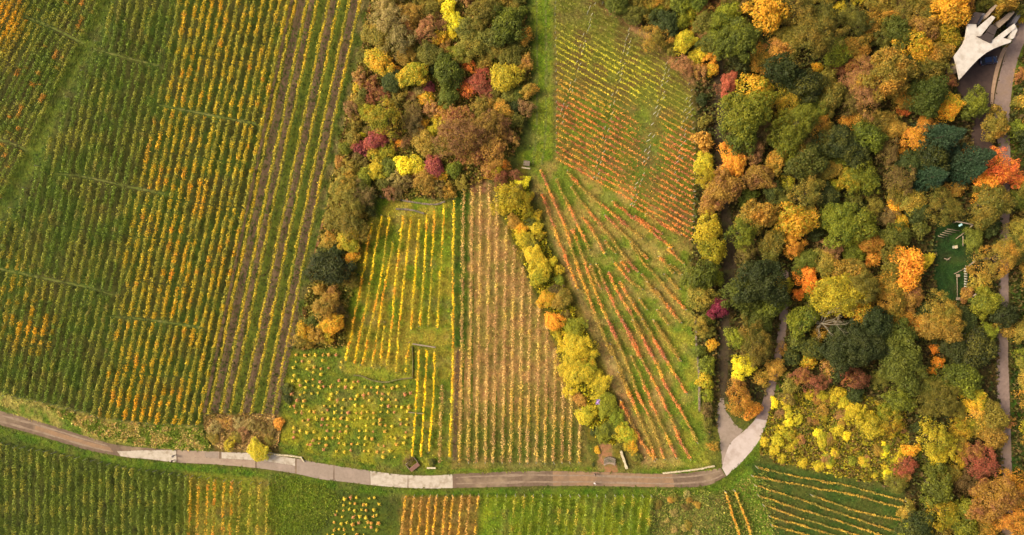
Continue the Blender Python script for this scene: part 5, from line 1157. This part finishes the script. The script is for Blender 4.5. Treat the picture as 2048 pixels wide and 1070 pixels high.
# ------------------------------------------------------------------ walkers on the road
def person(px, py, heading, label, jacket, trousers, hair, hgt=1.74, stride=.26, k_=0):
    """one continuous body grown round a skeleton; x forward"""
    s_ = hgt / 1.74; V, E, Rr = [], [], []
    def v(p, r): V.append((p[0] * s_, p[1] * s_, p[2] * s_)); Rr.append(r * s_); return len(V) - 1
    def chain(a, pts):
        for p, r in pts: b = v(p, r); E.append((a, b)); a = b
        return a
    pel = v((0, 0, .95), .145)
    ch = chain(pel, [((.01, 0, 1.12), .14), ((.02, 0, 1.32), .165)]); nk = chain(ch, [((.02, 0, 1.47), .085), ((.03, 0, 1.54), .06)])
    chain(nk, [((.045, 0, 1.61), .095), ((.04, 0, 1.68), .10), ((.03, 0, 1.725), .06)])
    n_ = chain(nk, [((.10, 0, 1.60), .055)]); chain(n_, [((.145, 0, 1.615), .016)])                    # face and nose
    for sd in (-1, 1):
        f = sd * stride
        an = chain(pel, [((0, sd * .10, .88), .11), ((.06 + f * .45, sd * .10, .50), .075), ((f * 1.0 - .03, sd * .10, .09), .05)])
        chain(an, [((f + .07, sd * .105, .045), .045), ((f + .17, sd * .11, .035), .035)])
        hd = chain(ch, [((.02, sd * .19, 1.40), .075), ((-f * .35, sd * .25, 1.14), .05), ((.06 - f * .9, sd * .25, .90), .036), ((.08 - f * 1.0, sd * .25, .83), .036)])
        bx, bz = .08 - f, .83
        for i, (dy, ln) in enumerate(((-.028, .062), (-.010, .072), (.010, .068), (.027, .054))):
            chain(hd, [((bx + dy, sd * .25, bz - .035), .009), ((bx + dy + .006, sd * .247, bz - .035 - ln * .55), .008), ((bx + dy + .018, sd * .242, bz - .035 - ln), .007)])
        chain(hd, [((bx + .045, sd * .245, bz + .0), .010), ((bx + .062, sd * .24, bz - .035), .008)])
    me = bpy.data.meshes.new('person'); me.from_pydata(V, E, []); ob = bpy.data.objects.new('person', me); C.objects.link(ob)
    sk_ = ob.modifiers.new('Skin', 'SKIN'); sk_.use_smooth_shade = True
    for i, d in enumerate(me.skin_vertices[0].data): d.radius = (Rr[i], Rr[i]); d.use_root = (i == 0)
    ob.modifiers.new('Subsurf', 'SUBSURF').levels = 1
    m, nt, b = new_mat('walker_clothes_%s' % 'abcd'[k_])
    tc = nd(nt, 'ShaderNodeTexCoord'); sx = nd(nt, 'ShaderNodeSeparateXYZ'); nt.links.new(tc.outputs['Object'], sx.inputs[0])
    rp = nd(nt, 'ShaderNodeValToRGB'); rp.color_ramp.interpolation = 'CONSTANT'; rp.color_ramp.elements[0].color = tuple(lin((40, 36, 34))) + (1,); rp.color_ramp.elements[1].position = .07 / 1.8 * s_; rp.color_ramp.elements[1].color = tuple(lin(trousers)) + (1,)
    for ps, c in ((.92, jacket), (1.50, (196, 150, 124)), (1.655, hair)):
        e = rp.color_ramp.elements.new(ps / 1.8 * s_); e.color = tuple(lin(c)) + (1,)
    dv = nd(nt, 'ShaderNodeMath', operation='DIVIDE'); dv.inputs[1].default_value = 1.8; nt.links.new(sx.outputs[2], dv.inputs[0]); nt.links.new(dv.outputs[0], rp.inputs[0]); nt.links.new(rp.outputs[0], b.inputs['Base Color'])
    me.materials.append(m); ob.location = P(px, py)[:2] + (.03,); ob.rotation_euler = (0, 0, heading)
    return tag(ob, label, 'person')
person(350.5, 910, math.radians(172), 'walker in a light grey jacket and dark trousers on the pale road slab', (176, 166, 158), (60, 56, 58), (46, 34, 26), k_=0)
person(348.5, 920, math.radians(172), 'walker in a black jacket on the pale road slab', (34, 32, 34), (92, 84, 86), (30, 24, 20), 1.78, k_=1)
person(1190, 947, math.radians(178), 'walker in dark clothes on the brown asphalt near the stone steps', (56, 46, 44), (150, 130, 120), (44, 34, 26), k_=2)
person(1189.5, 965, math.radians(200), 'walker in a white jacket on the brown asphalt near the stone steps', (240, 232, 224), (196, 190, 186), (84, 54, 34), 1.7, k_=3)
